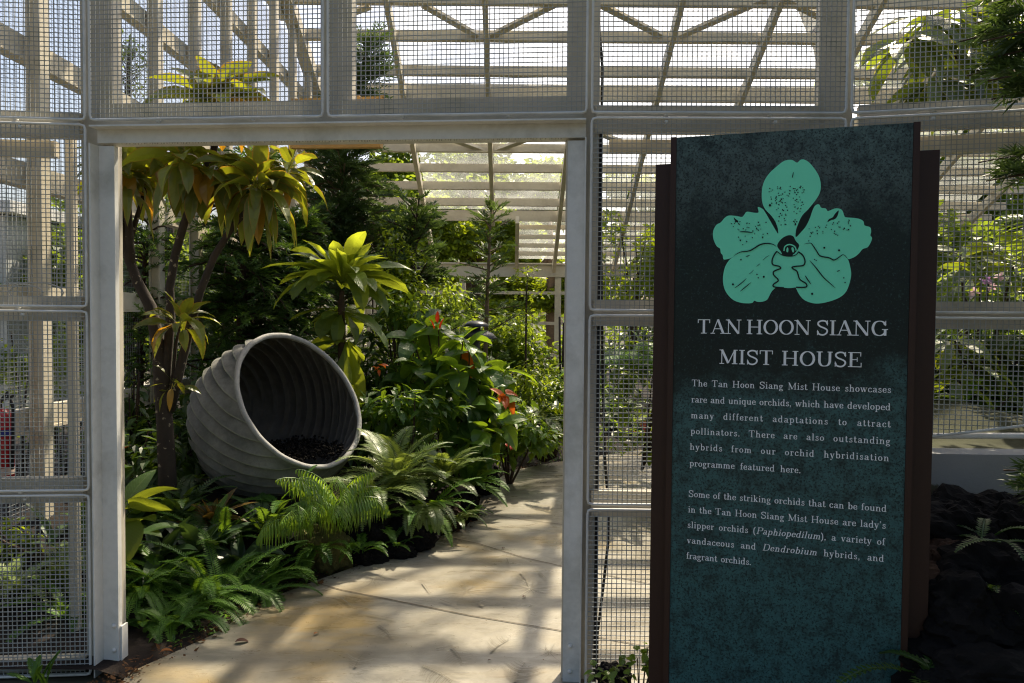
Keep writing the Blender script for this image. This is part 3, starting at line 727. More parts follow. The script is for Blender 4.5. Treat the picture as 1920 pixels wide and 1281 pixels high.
GL = {
'T': (.86, [st(.43,0,1), ('r',.04,.945,.82,1), ('r',.04,.74,.09,.945), ('r',.77,.74,.82,.945), sf(.25,.61)]),
'A': (.95, [('l',[(.13,.03),(.45,1)],.055), ('l',[(.45,1),(.80,.03)],.15), ('r',.24,.32,.66,.375), sf(0,.28), sf(.62,.98)]),
'N': (1.0, [('l',[(.17,0),(.17,.97)],.055), ('l',[(.14,1),(.80,.03)],.15), ('l',[(.82,0),(.82,1)],.055), sf(.03,.32), ('r',0,.945,.2,1), ('r',.68,.945,.97,1)]),
'H': (1.02, [st(.2,0,1), st(.81,0,1), ('r',.2,.47,.81,.525), sf(.03,.37), sf(.64,.98), sf(.03,.37,.945), sf(.64,.98,.945)]),
'O': (.94, [('e', el(.47,.5,.37,.475))]),
'S': (.76, [('c',[(.66,.74),(.58,.92),(.36,.97),(.16,.88),(.13,.72),(.26,.58),(.48,.48),(.64,.36),(.64,.18),(.50,.04),(.32,.02),(.16,.10),(.10,.26)],.105), ('r',.64,.66,.69,1), ('r',.07,0,.12,.34)]),
'I': (.44, [st(.22,0,1), sf(.05,.39), sf(.05,.39,.945)]),
'G': (.98, [('c',[(.80,.72),(.70,.91),(.47,.975),(.22,.86),(.11,.5),(.22,.14),(.47,.025),(.68,.09),(.80,.22)]), st(.80,.02,.42), sf(.62,.96,.40), ('r',.80,.66,.845,1)]),
'M': (1.16, [('l',[(.17,0),(.17,.98)],.055), ('l',[(.17,1),(.57,.06)],.15), ('l',[(.57,.06),(.95,.98)],.055), st(.96,0,1), sf(.03,.32), sf(.79,1.13), ('r',.02,.945,.2,1), ('r',.92,.945,1.13,1)]),
'U': (.98, [('c',[(.2,1),(.2,.6),(.21,.26),(.33,.06),(.5,.025),(.68,.09),(.78,.3),(.79,.65),(.79,1)]), sf(.03,.37,.945), sf(.65,.94,.945)]),
'E': (.87, [st(.2,0,1), ('r',.2,.945,.75,1), ('r',.2,.475,.55,.53), ('r',.2,0,.78,.055), ('r',.71,.72,.755,1), ('r',.52,.36,.56,.65), ('r',.74,0,.785,.3), sf(.03,.3), sf(.03,.3,.945)]),
'P': (.82, [st(.2,0,1), ('c',[(.2,.97),(.5,.97),(.70,.90),(.74,.73),(.70,.56),(.5,.49),(.2,.49)]), sf(.03,.4), sf(.03,.3,.945)]),
'D': (.95, [st(.2,0,1), ('c',[(.2,.97),(.48,.97),(.76,.85),(.85,.5),(.76,.15),(.48,.03),(.2,.03)]), sf(.03,.3), sf(.03,.3,.945)]),
'a': (.62, [('c',[(.12,.48),(.22,.6),(.36,.6),(.45,.5),(.45,.3),(.45,.1),(.52,.03),(.60,.09)]), ('c',[(.45,.37),(.26,.33),(.12,.22),(.13,.08),(.24,.03),(.38,.10),(.45,.22)])]),
'b': (.64, [st(.16,.0,1), ('c',[(.16,.48),(.3,.61),(.46,.57),(.55,.32),(.46,.07),(.3,.03),(.16,.15)]), ('r',.02,.945,.16,1)]),
'c': (.54, [('c',[(.45,.46),(.40,.58),(.29,.61),(.15,.52),(.10,.32),(.15,.11),(.29,.03),(.42,.07),(.49,.18)]), ('d',.42,.48,.06)]),
'd': (.68, [st(.49,0,1), ('c',[(.49,.48),(.35,.61),(.18,.57),(.10,.32),(.18,.07),(.35,.03),(.49,.15)]), ('r',.36,.945,.49,1), ('r',.49,0,.64,.055)]),
'e': (.56, [('r',.12,.31,.47,.36), ('c',[(.46,.34),(.44,.53),(.30,.61),(.15,.53),(.10,.32),(.15,.11),(.30,.03),(.43,.07),(.49,.17)])]),
'f': (.40, [('c',[(.18,0),(.18,.6),(.19,.86),(.28,.97),(.38,.95)]), ('r',.04,.58,.36,.635), sf(.04,.36), ('d',.37,.92,.055)]),
'g': (.58, [('e', el(.26,.43,.155,.17)), ('e', el(.28,-.14,.21,.12)), ('l',[(.16,.29),(.10,.16),(.18,.06),(.40,.01)],.07), ('r',.38,.55,.55,.61)]),
'h': (.70, [st(.17,0,1), ('c',[(.17,.44),(.3,.59),(.43,.59),(.51,.46),(.52,.25),(.52,0)]), sf(.03,.31), sf(.38,.66), ('r',.03,.945,.17,1)]),
'i': (.35, [st(.18), ('d',.17,.87,.08), sf(.03,.33), ('r',.04,.585,.18,.64)]),
'k': (.66, [st(.17,0,1), ('l',[(.17,.24),(.48,.61)],.055), ('l',[(.28,.38),(.52,.03)],.14), sf(.03,.31), sf(.38,.66), sf(.36,.62,.585), ('r',.03,.945,.17,1)]),
'l': (.35, [st(.18,0,1), sf(.03,.33), ('r',.04,.945,.18,1)]),
'm': (1.02, [st(.17), ('c',[(.17,.44),(.29,.59),(.41,.58),(.49,.44),(.5,.2),(.5,0)]), ('c',[(.5,.44),(.62,.59),(.74,.58),(.82,.44),(.83,.2),(.83,0)]), sf(.03,.31), sf(.37,.63), sf(.70,.97), ('r',.03,.585,.17,.64)]),
'n': (.70, [st(.17), ('c',[(.17,.44),(.3,.59),(.43,.59),(.51,.46),(.52,.25),(.52,0)]), sf(.03,.31), sf(.38,.66), ('r',.03,.585,.17,.64)]),
'o': (.60, [('e', el(.30,.32,.205,.285))]),
'p': (.66, [st(.17,-.28,X_), ('c',[(.17,.48),(.31,.61),(.47,.57),(.56,.32),(.47,.07),(.31,.03),(.17,.15)]), sf(.03,.33,-.3), ('r',.03,.585,.17,.64)]),
'q': (.66, [st(.49,-.28,X_), ('c',[(.49,.48),(.35,.61),(.18,.57),(.10,.32),(.18,.07),(.35,.03),(.49,.15)]), sf(.34,.64,-.3)]),
'r': (.50, [st(.17), ('c',[(.17,.36),(.24,.54),(.34,.60),(.44,.57)],.06), ('d',.43,.54,.065), sf(.03,.35), ('r',.03,.585,.17,.64)]),
's': (.50, [('c',[(.40,.48),(.34,.59),(.23,.60),(.13,.52),(.16,.40),(.30,.32),(.41,.22),(.40,.09),(.28,.03),(.15,.07),(.09,.18)],.085), ('r',.38,.44,.42,.63), ('r',.07,.0,.11,.2)]),
't': (.42, [('c',[(.18,.86),(.18,.5),(.18,.18),(.22,.05),(.31,.03),(.40,.14)]), ('r',.03,.585,.37,.64)]),
'u': (.70, [('c',[(.17,.62),(.17,.3),(.20,.08),(.30,.03),(.42,.07),(.52,.2)]), st(.52), ('r',.03,.585,.17,.64), ('r',.40,.585,.52,.64), ('r',.52,0,.66,.055)]),
'v': (.60, [('l',[(.11,.62),(.30,.02)],.14), ('l',[(.30,.02),(.49,.62)],.055), sf(0,.25,.585), sf(.38,.60,.585)]),
'w': (.88, [('l',[(.11,.62),(.28,.02)],.13), ('l',[(.28,.02),(.44,.6)],.055), ('l',[(.42,.62),(.60,.02)],.13), ('l',[(.60,.02),(.77,.62)],.055), sf(0,.25,.585), sf(.33,.55,.585), sf(.66,.88,.585)]),
'y': (.60, [('l',[(.11,.62),(.31,.02)],.14), ('c',[(.49,.62),(.34,.10),(.26,-.14),(.16,-.26),(.06,-.22)],.06), sf(0,.25,.585), sf(.38,.60,.585), ('d',.08,-.2,.06)]),
'.': (.30, [('d',.13,.07,.085)]), ',': (.30, [('d',.13,.07,.08), ('l',[(.17,.06),(.15,-.08),(.07,-.16)],.05)]),
'(': (.40, [('c',[(.34,1.0),(.17,.75),(.13,.38),(.17,0),(.34,-.25)])]), ')': (.40, [('c',[(.06,1.0),(.23,.75),(.27,.38),(.23,0),(.06,-.25)])]),
'\u2019': (.28, [('d',.13,.93,.08), ('l',[(.17,.92),(.15,.80),(.07,.72)],.05)]),
}
SFZ = [0]
def stroke(mb, P, pts, w=None, T=.148, t_=.052, d0=0.001, taper=False):
    n = len(mb.v); SFZ[0] = (SFZ[0]+1) % 12; dz = d0 + SFZ[0]*0.00004; L = len(pts)
    for k, p in enumerate(pts):
        a, b_ = pts[max(0,k-1)], pts[min(L-1,k+1)]; dx, dy = b_[0]-a[0], b_[1]-a[1]; l = math.hypot(dx, dy) or 1; dx /= l; dy /= l
        ww = (t_+(T-t_)*abs(dy)**1.3) if w is None else w
        if taper: ww *= math.sin(math.pi*min(1,(k+0.35)/(L-0.3)))**0.6
        mb.vert(P(p[0]-dy*ww/2, p[1]+dx*ww/2, dz)); mb.vert(P(p[0]+dy*ww/2, p[1]-dx*ww/2, dz))
    for k in range(L-1): a = n+2*k; mb.face(a, a+1, a+3, a+2)
PEN = [.148]
def glyph(mb, ch, u, v, cap, sx, shear=0.0):
    adv, items = GL[ch]
    P = lambda x, y, dz: S(u + (x*sx + shear*y)*cap, v + y*cap, dz)
    for it in items:
        k = it[0]
        if k == 'l': stroke(mb, P, it[1], it[2] if len(it) > 2 else None, PEN[0])
        elif k == 'c': stroke(mb, P, cat_(it[1]), it[2] if len(it) > 2 else None, PEN[0])
        elif k == 'e': stroke(mb, P, cat_(it[1], True, 4), None, PEN[0])
        else:
            SFZ[0] = (SFZ[0]+1) % 12; dz = 0.001+SFZ[0]*0.00004
            if k == 'r': q = [(it[1],it[2]),(it[3],it[2]),(it[3],it[4]),(it[1],it[4])]
            else: q = [(it[1]+it[3]*math.cos(a*0.7854), it[2]+it[3]*math.sin(a*0.7854)) for a in range(8)]
            mb.face(*[mb.vert(P(x, y, dz)) for x, y in q])
    return adv*sx*cap
def text_line(mb, txt, pl, pr, cap, sx=0.9, fill=True):
    (uL_, vL), (uR_, vR) = SP(*pl), SP(*pr); v = (vL+vR)/2
    runs, it = [], False
    for ch in txt:
        if ch == '_': it = not it
        else: runs.append((ch, it))
    nsp = sum(1 for c, _ in runs if c == ' '); nch = len(runs)-nsp
    nat = sum(GL[c][0]*sx*cap for c, _ in runs if c != ' ') + nsp*0.30*cap
    extra = (uR_-uL_) - nat
    if extra < 0: sx *= max(0.5, 1+extra/(nat)); nat += extra; extra = 0
    ls = min(extra*0.5/max(1,nch-1), 0.16*cap); spx = (extra-ls*(nch-1))/max(1,nsp)
    if not nsp: ls = extra/max(1,nch-1)
    u = uL_
    for c, i in runs:
        if c == ' ': u += 0.30*cap+spx
        else: u += glyph(mb, c, u, v, cap, sx, 0.22 if i else 0.0) + ls
def up_px(a, b_): return SP(*b_)[1]-SP(*a)[1]
capT = up_px((1490,628),(1490,600.5))
mb = MB()
text_line(mb, 'TAN HOON SIANG', (1307,626), (1665,629.5), capT, 1.1)
mb.build('title_lettering', WHITE, sg); mb = MB()
text_line(mb, 'MIST HOUSE', (1348,683), (1618,688), capT, 1.1)
mb.build('title_lettering', WHITE, sg)
PEN[0] = .125
mb = MB(); cp = up_px((1480,730),(1480,717.2))
for tx, pl, pr in (('The Tan Hoon Siang Mist House showcases',(1296.7,724.7),(1671,736.3)), ('rare and unique orchids, which have developed',(1296,755.3),(1670,768.7)),
    ('many different adaptations to attract',(1295.3,785.3),(1670,800.3)), ('pollinators. There are also outstanding',(1294.7,815),(1669.3,832)),
    ('hybrids from our orchid hybridisation',(1293.3,844),(1667,864)), ('programme featured here.',(1292.7,874.5),(1502,887)),
    ('Some of the striking orchids that can be found',(1290.7,931.3),(1662.5,960)), ('in the Tan Hoon Siang Mist House are lady\u2019s',(1290,960.7),(1661,991.3)),
    ('slipper orchids (_Paphiopedilum_), a variety of',(1288.7,990),(1659.5,1021.7)), ('vandaceous and _Dendrobium_ hybrids, and',(1288,1018),(1657.5,1054)), ('fragrant orchids.',(1286.7,1047),(1409,1060))):
    text_line(mb, tx, pl, pr, cp, 1.04)
mb.build('body_lettering', WHITE, sg)

# orchid emblem
def ZP(x, y): return SP(1320+x/4.27, 280+y/4.27)
em = MB(); EL = [0]
def flat(pts, sm=True):
    EL[0] += 1; d = 0.0006+EL[0]*0.00002
    p2 = [ZP(*p) for p in (cat_(pts, True, 3)[:-1] if sm else pts)]; v3 = [S(u, v, d) for u, v in p2]
    i = [em.vert(v) for v in v3]
    for t in tessellate_polygon([[Vector((u, v, 0)) for u, v in p2]]): em.face(*[i[j] for j in t])
flat([(592,690),(580,600),(545,540),(490,480),(468,430),(462,370),(468,300),(490,240),(530,185),(580,140),(630,100),(670,86),(710,88),(745,108),(770,86),(800,82),(840,105),(880,150),(920,215),(935,280),(932,330),(915,375),(880,425),(830,485),(790,525),(765,570),(740,640),(735,700),(680,760),(600,750)])
flat([(600,690),(560,625),(520,555),(490,500),(465,475),(430,463),(437,505),(400,508),(345,500),(325,520),(305,542),(260,535),(200,531),(165,550),(135,585),(100,605),(75,650),(72,700),(85,745),(105,780),(128,795),(135,830),(150,850),(155,880),(180,882),(215,872),(240,857),(290,836),(360,822),(400,804),(450,775),(500,765),(545,770),(600,790),(640,740)])
flat([(725,705),(780,660),(820,610),(850,540),(880,465),(905,442),(925,445),(938,468),(975,475),(990,495),(1020,485),(1050,474),(1085,476),(1108,492),(1122,530),(1135,545),(1200,550),(1250,560),(1278,580),(1285,610),(1330,625),(1338,660),(1332,690),(1345,710),(1335,745),(1310,785),(1270,800),(1240,835),(1210,860),(1185,872),(1155,880),(1140,860),(1110,848),(1080,868),(1040,890),(1000,875),(930,862),(900,820),(870,778),(850,762),(800,765),(740,790),(700,760)])
flat([(600,790),(545,768),(500,762),(450,772),(400,800),(360,820),(290,834),(240,858),(200,890),(170,940),(155,1000),(152,1060),(165,1120),(195,1170),(240,1210),(300,1230),(360,1234),(390,1228),(402,1213),(430,1222),(470,1220),(505,1205),(525,1170),(545,1135),(575,1108),(640,1060),(640,900)])
flat([(740,780),(800,762),(850,758),(870,775),(900,818),(930,860),(1000,873),(1040,889),(1080,867),(1110,847),(1140,868),(1158,895),(1172,950),(1178,1010),(1160,1090),(1130,1150),(1080,1190),(1000,1220),(920,1235),(860,1230),(800,1205),(760,1160),(735,1110),(700,1060),(700,900)])
flat([(585,820),(630,848),(690,860),(735,845),(755,822),(790,850),(808,895),(795,930),(740,938),(705,945),(715,960),(745,980),(765,1040),(815,1075),(822,1100),(800,1105),(740,1105),(690,1112),(630,1108),(570,1102),(555,1090),(560,1078),(595,1050),(560,1010),(555,985),(575,970),(610,955),(600,938),(552,925),(545,890),(556,850)])
em.build('orchid_emblem', TEAL, sg)
em = MB(); EL[0] = 14
P = lambda x, y, dz: (lambda q: S(q[0], q[1], 0.003+dz))(ZP(x, y))
def line(pts, w, tp=True): stroke(em, P, cat_(pts), w, taper=tp)
def dot(x, y, r, ry=None): flat([(x+r*math.cos(a*1.047), y+(ry or r)*math.sin(a*1.047)) for a in range(6)], False)
EL[0] = 14
flat([(470,470),(500,500),(545,545),(575,590),(592,640),(593,676),(570,640),(540,590),(505,530)])
flat([(880,440),(870,480),(850,545),(820,610),(780,660),(736,704),(735,660),(745,620),(770,570),(800,525),(840,480)])
line([(240,855),(290,825),(360,815),(400,795),(450,765),(500,755),(545,760),(580,780)], 11); line([(800,760),(850,752),(870,770),(900,815),(930,855),(1000,870),(1040,888),(1080,865),(1110,845),(1135,855)], 10)
line([(583,818),(560,850),(545,890),(552,925),(600,938),(612,955),(575,970),(555,985),(560,1010),(595,1050),(560,1078),(553,1095),(575,1105),(640,1110)], 11, False)
line([(755,822),(790,850),(808,895),(795,930),(740,938),(705,945),(715,960),(745,980),(765,1040),(815,1075),(822,1098),(800,1106),(735,1106)], 11, False)
line([(583,818),(630,850),(690,858),(735,846),(757,820)], 7, False)
flat([(680,688),(715,698),(735,735),(762,768),(745,810),(715,842),(680,854),(640,840),(605,806),(586,775),(600,740),(635,706)])
for p, w in (([(845,890),(900,955),(960,1030),(1052,1112)],9),([(808,1012),(830,1045),(856,1082)],9),([(245,1112),(290,1080),(340,1035)],7),([(290,1138),(330,1105),(378,1066)],7),([(360,1000),(380,985),(398,966)],4),([(420,940),(435,928),(450,916)],4),([(470,890),(495,868),(522,850)],4),([(285,662),(330,662),(390,668)],9),([(705,232),(710,212),(716,184)],7),([(335,860),(350,856),(366,850)],7),([(1062,980),(1075,975),(1086,970)],7)): line(p, w)
flat([(1078,490),(1070,530),(1050,558),(1015,570),(988,584),(1000,560),(1030,545),(1050,515)]); flat([(238,545),(255,560),(275,575),(268,588),(248,575)])
rs = random.Random(3)
def scat(n, fx, r0_, r1_):
    for _ in range(n):
        x, y = fx(); dot(x, y, rs.uniform(r0_, r1_), rs.uniform(r0_, r1_))
def fxa():
    while True:
        x, y = rs.uniform(520,830), rs.uniform(295,620)
        if abs(x-670) < 165-(y-330)*0.36 and not (abs(x-(690)) < 18 and y > 400): return x, y
scat(105, fxa, 3.5, 6.5)
scat(34, lambda: (rs.uniform(220,530), rs.uniform(565,720)), 4, 6.5); scat(36, lambda: (lambda t: (830+t*350, 670-t*70+rs.uniform(-40,70)))(rs.random()), 4, 6.5)
for x, y, r in ((528,450,11),(232,1082,9),(424,1003,6),(434,1030,6),(478,1022,9),(865,1158,10),(1118,1030,6),(1128,1068,6),(885,883,5),(897,892,5),(962,790,9),(1080,810,9),(292,730,7),(310,765,5),(296,885,7),(342,740,6)): dot(x, y, r)
em.build('emblem_marks', INK, sg)
em = MB(); EL[0] = 22
P = lambda x, y, dz: (lambda q: S(q[0], q[1], 0.0042+dz))(ZP(x, y))
line([(640,815),(648,780),(685,764),(725,780),(738,812)], 10, False)
EL[0] = 60; flat([(660,800),(668,785),(676,800),(672,825),(660,820)]); flat([(700,790),(712,785),(722,805),(715,828),(704,815)])
em.build('emblem_centre', TEAL, sg)

# ================================================================ great fluted pot lying on its side
def make_pot():
    rim = W(566, 749, 5.2); tc = (EYE-rim).normalized()
    rr = unit(RT - tc*RT.dot(tc)); uu = tc.cross(rr)
    a = R(47); n = tc*math.cos(a) + (rr*0.80 + uu*0.60)*math.sin(a); n.normalize()
    e1 = n.cross(Z).normalized(); e2 = n.cross(e1)
    base = rim - n*0.86
    th = thing('fluted_pot', 'huge grey swirl-fluted pot tipped on its side with its dark mouth open', 'pot', (rim.x-0.2, rim.y+0.1, 0.3))
    key_ = [(0,.505),(.03,.515),(.07,.525),(.16,.545),(.27,.56),(.38,.56),(.49,.535),(.59,.49),(.68,.425),(.75,.34),(.80,.25),(.83,.16),(.835,.02)]
    prof_ = []
    for (s0, q0), (s1, q1) in zip(key_, key_[1:]):
        n_ = max(1, int((s1-s0)/0.014)); prof_ += [(s0+(s1-s0)*i/n_, q0+(q1-q0)*i/n_) for i in range(n_)]
    prof_.append(key_[-1])
    nf, TW = 21, -10.0
    PH = [0, .12, .25, .4, .55, .68, .78, .86, .90, .925, .95, .975]; ns = nf*len(PH)
    def shell(off, rev, deep):
        mb = MB(); mb.smooth = True
        for s, r in prof_:
            for k in range(ns):
                ph = PH[k % len(PH)]; th_ = 2*math.pi*((k//len(PH) + ph)/nf + TW*s/nf)
                w = smooth((s-0.02)/0.07)*min(1, r/0.45)
                fl = (ph/0.9)**0.8 if ph <= .90 else smooth((0.985-ph)/0.085)
                rad = r - off + (0.040 if not deep else 0.050)*(fl-0.5)*w + 0.004*noise.noise(Vector((math.cos(th_)*3, math.sin(th_)*3, s*6)))
                mb.vert(rim - n*(s if not deep else min(s, 0.80)*0.97) + (e1*math.cos(th_)+e2*math.sin(th_))*max(0.01, rad), (k/ns, s, ph))
        for i in range(len(prof_)-1):
            for k in range(ns):
                a_, b_ = i*ns+k, i*ns+(k+1) % ns
                q = (a_, b_, b_+ns, a_+ns); mb.face(*(q if not rev else q[::-1]))
        return mb
    m, nt, b = nmat('weathered_stone'); co = objco(nt)
    at = N(nt, 'ShaderNodeAttribute'); at.attribute_name = 'lf'; sp = N(nt, 'ShaderNodeSeparateXYZ'); nt.links.new(at.outputs['Vector'], sp.inputs[0])
    f1 = noisef(nt, 5, 7, 0.7, co); f2 = noisef(nt, 45, 5, 0.7, co)
    c = ramp(nt, f1, [(0.3,(0.085,0.09,0.078)), (0.5,(0.17,0.17,0.155)), (0.72,(0.25,0.25,0.23))])
    ln = ramp(nt, sp.outputs[2], [(0.80,(0,0,0)), (0.89,(0.7,)*3), (0.95,(0,0,0))])
    c = mixc(nt, ln, c, (0.27,0.29,0.20)); c = mixc(nt, ramp(nt, f2, [(0.5,(0,0,0)), (0.75,(0.5,)*3)]), c, (0.10,0.10,0.085))
    nt.links.new(c, b.inputs['Base Color']); b.inputs['Roughness'].default_value = 0.7; b.inputs['Specular IOR Level'].default_value = 0.3; bump(nt, b, f2, 0.35, 0.006)
    m2 = plain('shaded_stone', (0.075,0.072,0.066), 0.8, 0.5, 12, 0.5)  # inner shell coloured darker to stand for shade inside the mouth
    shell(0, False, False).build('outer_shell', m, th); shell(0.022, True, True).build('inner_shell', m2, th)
    mb = MB(); mb.smooth = True; k2 = 96
    ring = [(0.512,-0.015),(0.521,-0.004),(0.518,0.008),(0.508,0.013),(0.490,0.010),(0.483,-0.004),(0.486,-0.016)]
    for r, h in ring:
        for k in range(k2):
            t = 2*math.pi*k/k2; mb.vert(rim+n*h+(e1*math.cos(t)+e2*math.sin(t))*(r+0.002*math.sin(t*3)+0.0012*math.sin(t*17)))
    for i in range(len(ring)):
        for k in range(k2): a_, b_ = i*k2+k, i*k2+(k+1) % k2; j = ((i+1) % len(ring) - i)*k2; mb.face(a_, b_, b_+j, a_+j)
    mb.build('rim', plain('worn_rim', (0.27,0.27,0.255), 0.7, 0.3, 30, 0.4), th)
    # lava chips settled in the lower side
    zl = W(640, 842, 5.0).z-0.04; mb = MB(); rs = random.Random(5)
    def rad_at(s): 
        for (s0, r0_), (s1, r1_) in zip(prof_, prof_[1:]):
            if s0 <= s <= s1: return r0_+(r1_-r0_)*(s-s0)/(s1-s0)
        return 0.02
    cnt = 0
    for _ in range(16000):
        s = rs.uniform(0.02, 0.6); t = rs.uniform(0, 2*math.pi); r = rs.uniform(0, rad_at(s)-0.05)
        p = rim - n*s + (e1*math.cos(t)+e2*math.sin(t))*r
        if not (zl-0.07 < p.z < zl+0.02*noise.noise(p*9)): continue
        cnt += 1; q = Matrix.Rotation(rs.uniform(0,6), 3, unit((rs.random(), rs.random(), rs.random())))
        z = rs.uniform(0.008,0.022); mb.box(p, z, z*0.8, z*0.6, q)
        if cnt > 2600: break
    c = MB().build; ch = mb.build('lava_chips', plain('matte_chips', (0.012,0.011,0.010), 1.0, .4, 40, 0, 0.02), th); ch['kind'] = 'stuff'
    return th
make_pot()

# ================================================================ plants of the bed, left to right
def ground_at(p): return Vector((p.x, p.y, bed_z(p.x, p.y)))
def plant(name, label, cat, base, foliage, mat, stems=None, smat=None, group=None):
    th = thing(name, label, cat, base, group)
    if stems: 
        stems.smooth = True; stems.build('stem', smat or BARK, th)
    foliage.build('foliage', mat, th, smooth=False)
    return th

# --- tall ti plant with several bare stems
Yt = 4.7
tb = MB(); tb.smooth = True
def tw(pts, Y0=Yt): return [W(x, y, Y) for x, y, Y in [(p[0], p[1], p[2] if len(p) > 2 else Y0) for p in pts]]
base = ground_at(W(316, 950, Yt)); th = thing('ti_plant', 'tall ti plant with dark spotted stems and drooping green and orange leaf crowns', 'plant', base)
tb.tube([base-Z*0.05]+tw([(313,880),(309,800),(303,720),(298,650),(282,575),(258,530),(236,470),(224,410),(222,350),(230,305)]), [.056,.054,.050,.047,.043,.036,.032,.028,.025,.022,.018], 9)
tb.tube(tw([(247,505),(243,450),(240,390),(242,330)]), [.028,.026,.022,.016], 8)
tb.tube(tw([(306,760),(312,690),(320,600),(318,540),(328,480),(345,420),(372,345),(400,285),(412,235)]), [.036,.030,.027,.026,.025,.024,.023,.021,.017], 8)
tb.tube(tw([(318,770),(338,690),(360,600),(376,545),(402,480),(436,425),(466,392),(478,360)]), [.032,.028,.026,.024,.022,.020,.018,.015], 8)
tb.tube(tw([(470,385),(510,350,Yt+.1),(545,322,Yt+.15)]), [.014,.011,.009], 6); tb.tube(tw([(238,470),(262,390,Yt+.1),(290,295,Yt+.2)]), [.02,.015,.011], 6)
tb.tube(tw([(312,750),(325,700),(330,645),(338,610)]), [.012,.010,.009,.007], 6); tb.tube(tw([(312,790),(320,755),(324,725)]), [.010,.008,.006], 6)
m, nt, b = nmat('spotted_bark'); co = objco(nt); f1 = noisef(nt, 18, 5, 0.7, co); f2 = noisef(nt, 30, 2, 0.5, co)
c = mixc(nt, f1, (0.014,0.010,0.007), (0.052,0.036,0.024)); c = mixc(nt, ramp(nt, f2, [(0.66,(0,0,0)), (0.72,(1,1,1))]), c, (0.30,0.25,0.17))
nt.links.new(c, b.inputs['Base Color']); b.inputs['Roughness'].default_value = 0.85; bump(nt, b, f1, 0.7, 0.008)
tb.build('stem', m, th)
def crown(spec):
    mb = MB()
    for c, n, L, w, ax, u0_, u1_, dr in spec: rosette(mb, c, n, L, w, ax, u0_, u1_, dr, 'lance', 0.28, pet=0.06, wave=0.12, tint=lambda t: rnd()*0.85 if t < 0.72 or rnd() < 0.72 else 1.0)
    return mb
crown([(W(232,318,Yt),34,.36,.105,(-.1,0,1),-0.7,1.2,1.4),(W(240,345,Yt),16,.33,.078,(.1,-.1,1),-0.9,0.6,1.3)]).build('leaf_crown', L_TI, th)
crown([(W(384,322,Yt-.05),32,.36,.10,(.1,0,1),-1.0,0.8,1.5),(W(340,300,Yt-.2),24,.34,.10,(0,0,1),-0.9,1.0,1.4)]).build('leaf_crown', L_TI, th)
crown([(W(482,348,Yt),50,.38,.098,(.25,-.1,1),-0.95,1.2,1.4)]).build('leaf_crown', L_TI, th)
crown([(W(545,318,Yt+.15),22,.30,.09,(.3,0,1),-0.8,1.1,1.4)]).build('leaf_crown', L_TI, th)
crown([(W(290,288,Yt+.2),24,.34,.10,(0,0,1),-0.8,1.1,1.4)]).build('leaf_crown', L_TI, th)
crown([(W(410,200,Yt+.1),34,.44,.18,(0,0,1),-0.3,1.25,1.2)]).build('leaf_crown', L_TI, th)
crown([(W(338,604,Yt-.15),22,.25,.072,(.1,-.2,1),-0.5,1.25,1.3)]).build('leaf_crown', L_TI, th)
crown([(W(324,722,Yt-.1),9,.15,.035,(0,-.2,1),-0.8,0.8,1.2)]).build('leaf_crown', L_TI, th)

# --- big-leaved tree beside the pot
Yb_ = 6.3; c0 = W(640, 585, Yb_); base = ground_at(W(637, 760, Yb_)); tb = MB()
tb.tube([base, base.lerp(c0, .5)+Vector((.01,0,0)), c0, W(641,545,Yb_)], [.036,.030,.030,.02], 8)
mb = MB()
rosette(mb, W(641,528,Yb_), 56, .62, .14, (0,0,1), 0.10, 1.2, 1.15, 'obov', 0.25, wave=0.16, nseg=9, tint=lambda t: uni(.55,.95)*(1-.4*t))
rosette(mb, W(640,585,Yb_), 16, .50, .13, (0,0,1), -0.40, 0.30, 1.1, 'obov', 0.2, wave=0.10, nseg=8)
rosette(mb, W(650,640,Yb_), 8, .55, .15, (.8,-.3,.6), -0.75, 0.0, 1.0, 'obov', 0.2, wave=0.10, nseg=8)
plant('big_leaf_tree', 'small tree with one bright whorl of huge paddle leaves, behind the pot', 'tree', base, mb, L_BIG, tb)

# --- conifers
def px_line(pts, Y): return [W(x, y, Y) for x, y in pts]
T1 = px_line([(632,640),(634,560),(638,480),(641,420),(643,350),(647,270),(664,180),(690,90)], 8.6); T1[0] = ground_at(T1[0])
conifer('conifer', 'tallest dark conifer, behind the bright big-leaved tree, its top above the lintel', T1, 190, lambda t: (0.98-0.72*t)*uni(.6,1.1)*(1 if t > .12 else .6), need=0.072, nw=0.015, lift=0.30, sub=15, subL=0.36, droop=0.75, bark=BARKP, tr=0.05, per=10)
T2 = px_line([(450,700),(452,600),(455,520),(458,440),(462,360),(470,300)], 6.9); T2[0] = ground_at(T2[0])
conifer('conifer', 'feathery drooping conifer between the ti plant stems and the tallest conifer', T2, 150, lambda t: (0.72-0.5*t), need=0.06, nw=0.012, lift=0.15, sub=14, subL=0.28, droop=1.3, mat=L_WEEP, tr=0.04, per=11)
T3 = px_line([(262,760),(262,680),(265,600),(270,500),(282,430)], 6.2); T3[0] = ground_at(T3[0])
conifer('conifer', 'low feathery conifer behind the ti plant stems against the side wall net', T3, 84, lambda t: (0.55-0.35*t), need=0.05, nw=0.010, lift=0.1, sub=12, subL=0.26, droop=1.2, mat=L_WEEP, tr=0.03, per=11)
T4 = px_line([(535,720),(535,620),(538,540),(540,470),(548,410)], 7.4); T4[0] = ground_at(T4[0])
conifer('conifer', 'dark drooping conifer directly behind the top of the pot', T4, 140, lambda t: (0.70-0.45*t), need=0.06, nw=0.012, lift=0.15, sub=13, subL=0.28, droop=1.1, mat=L_WEEP, tr=0.035, per=10)
T5 = px_line([(908,660),(912,600),(914,540),(917,480),(919,430),(922,395)], 10.5); T5[0] = ground_at(T5[0])
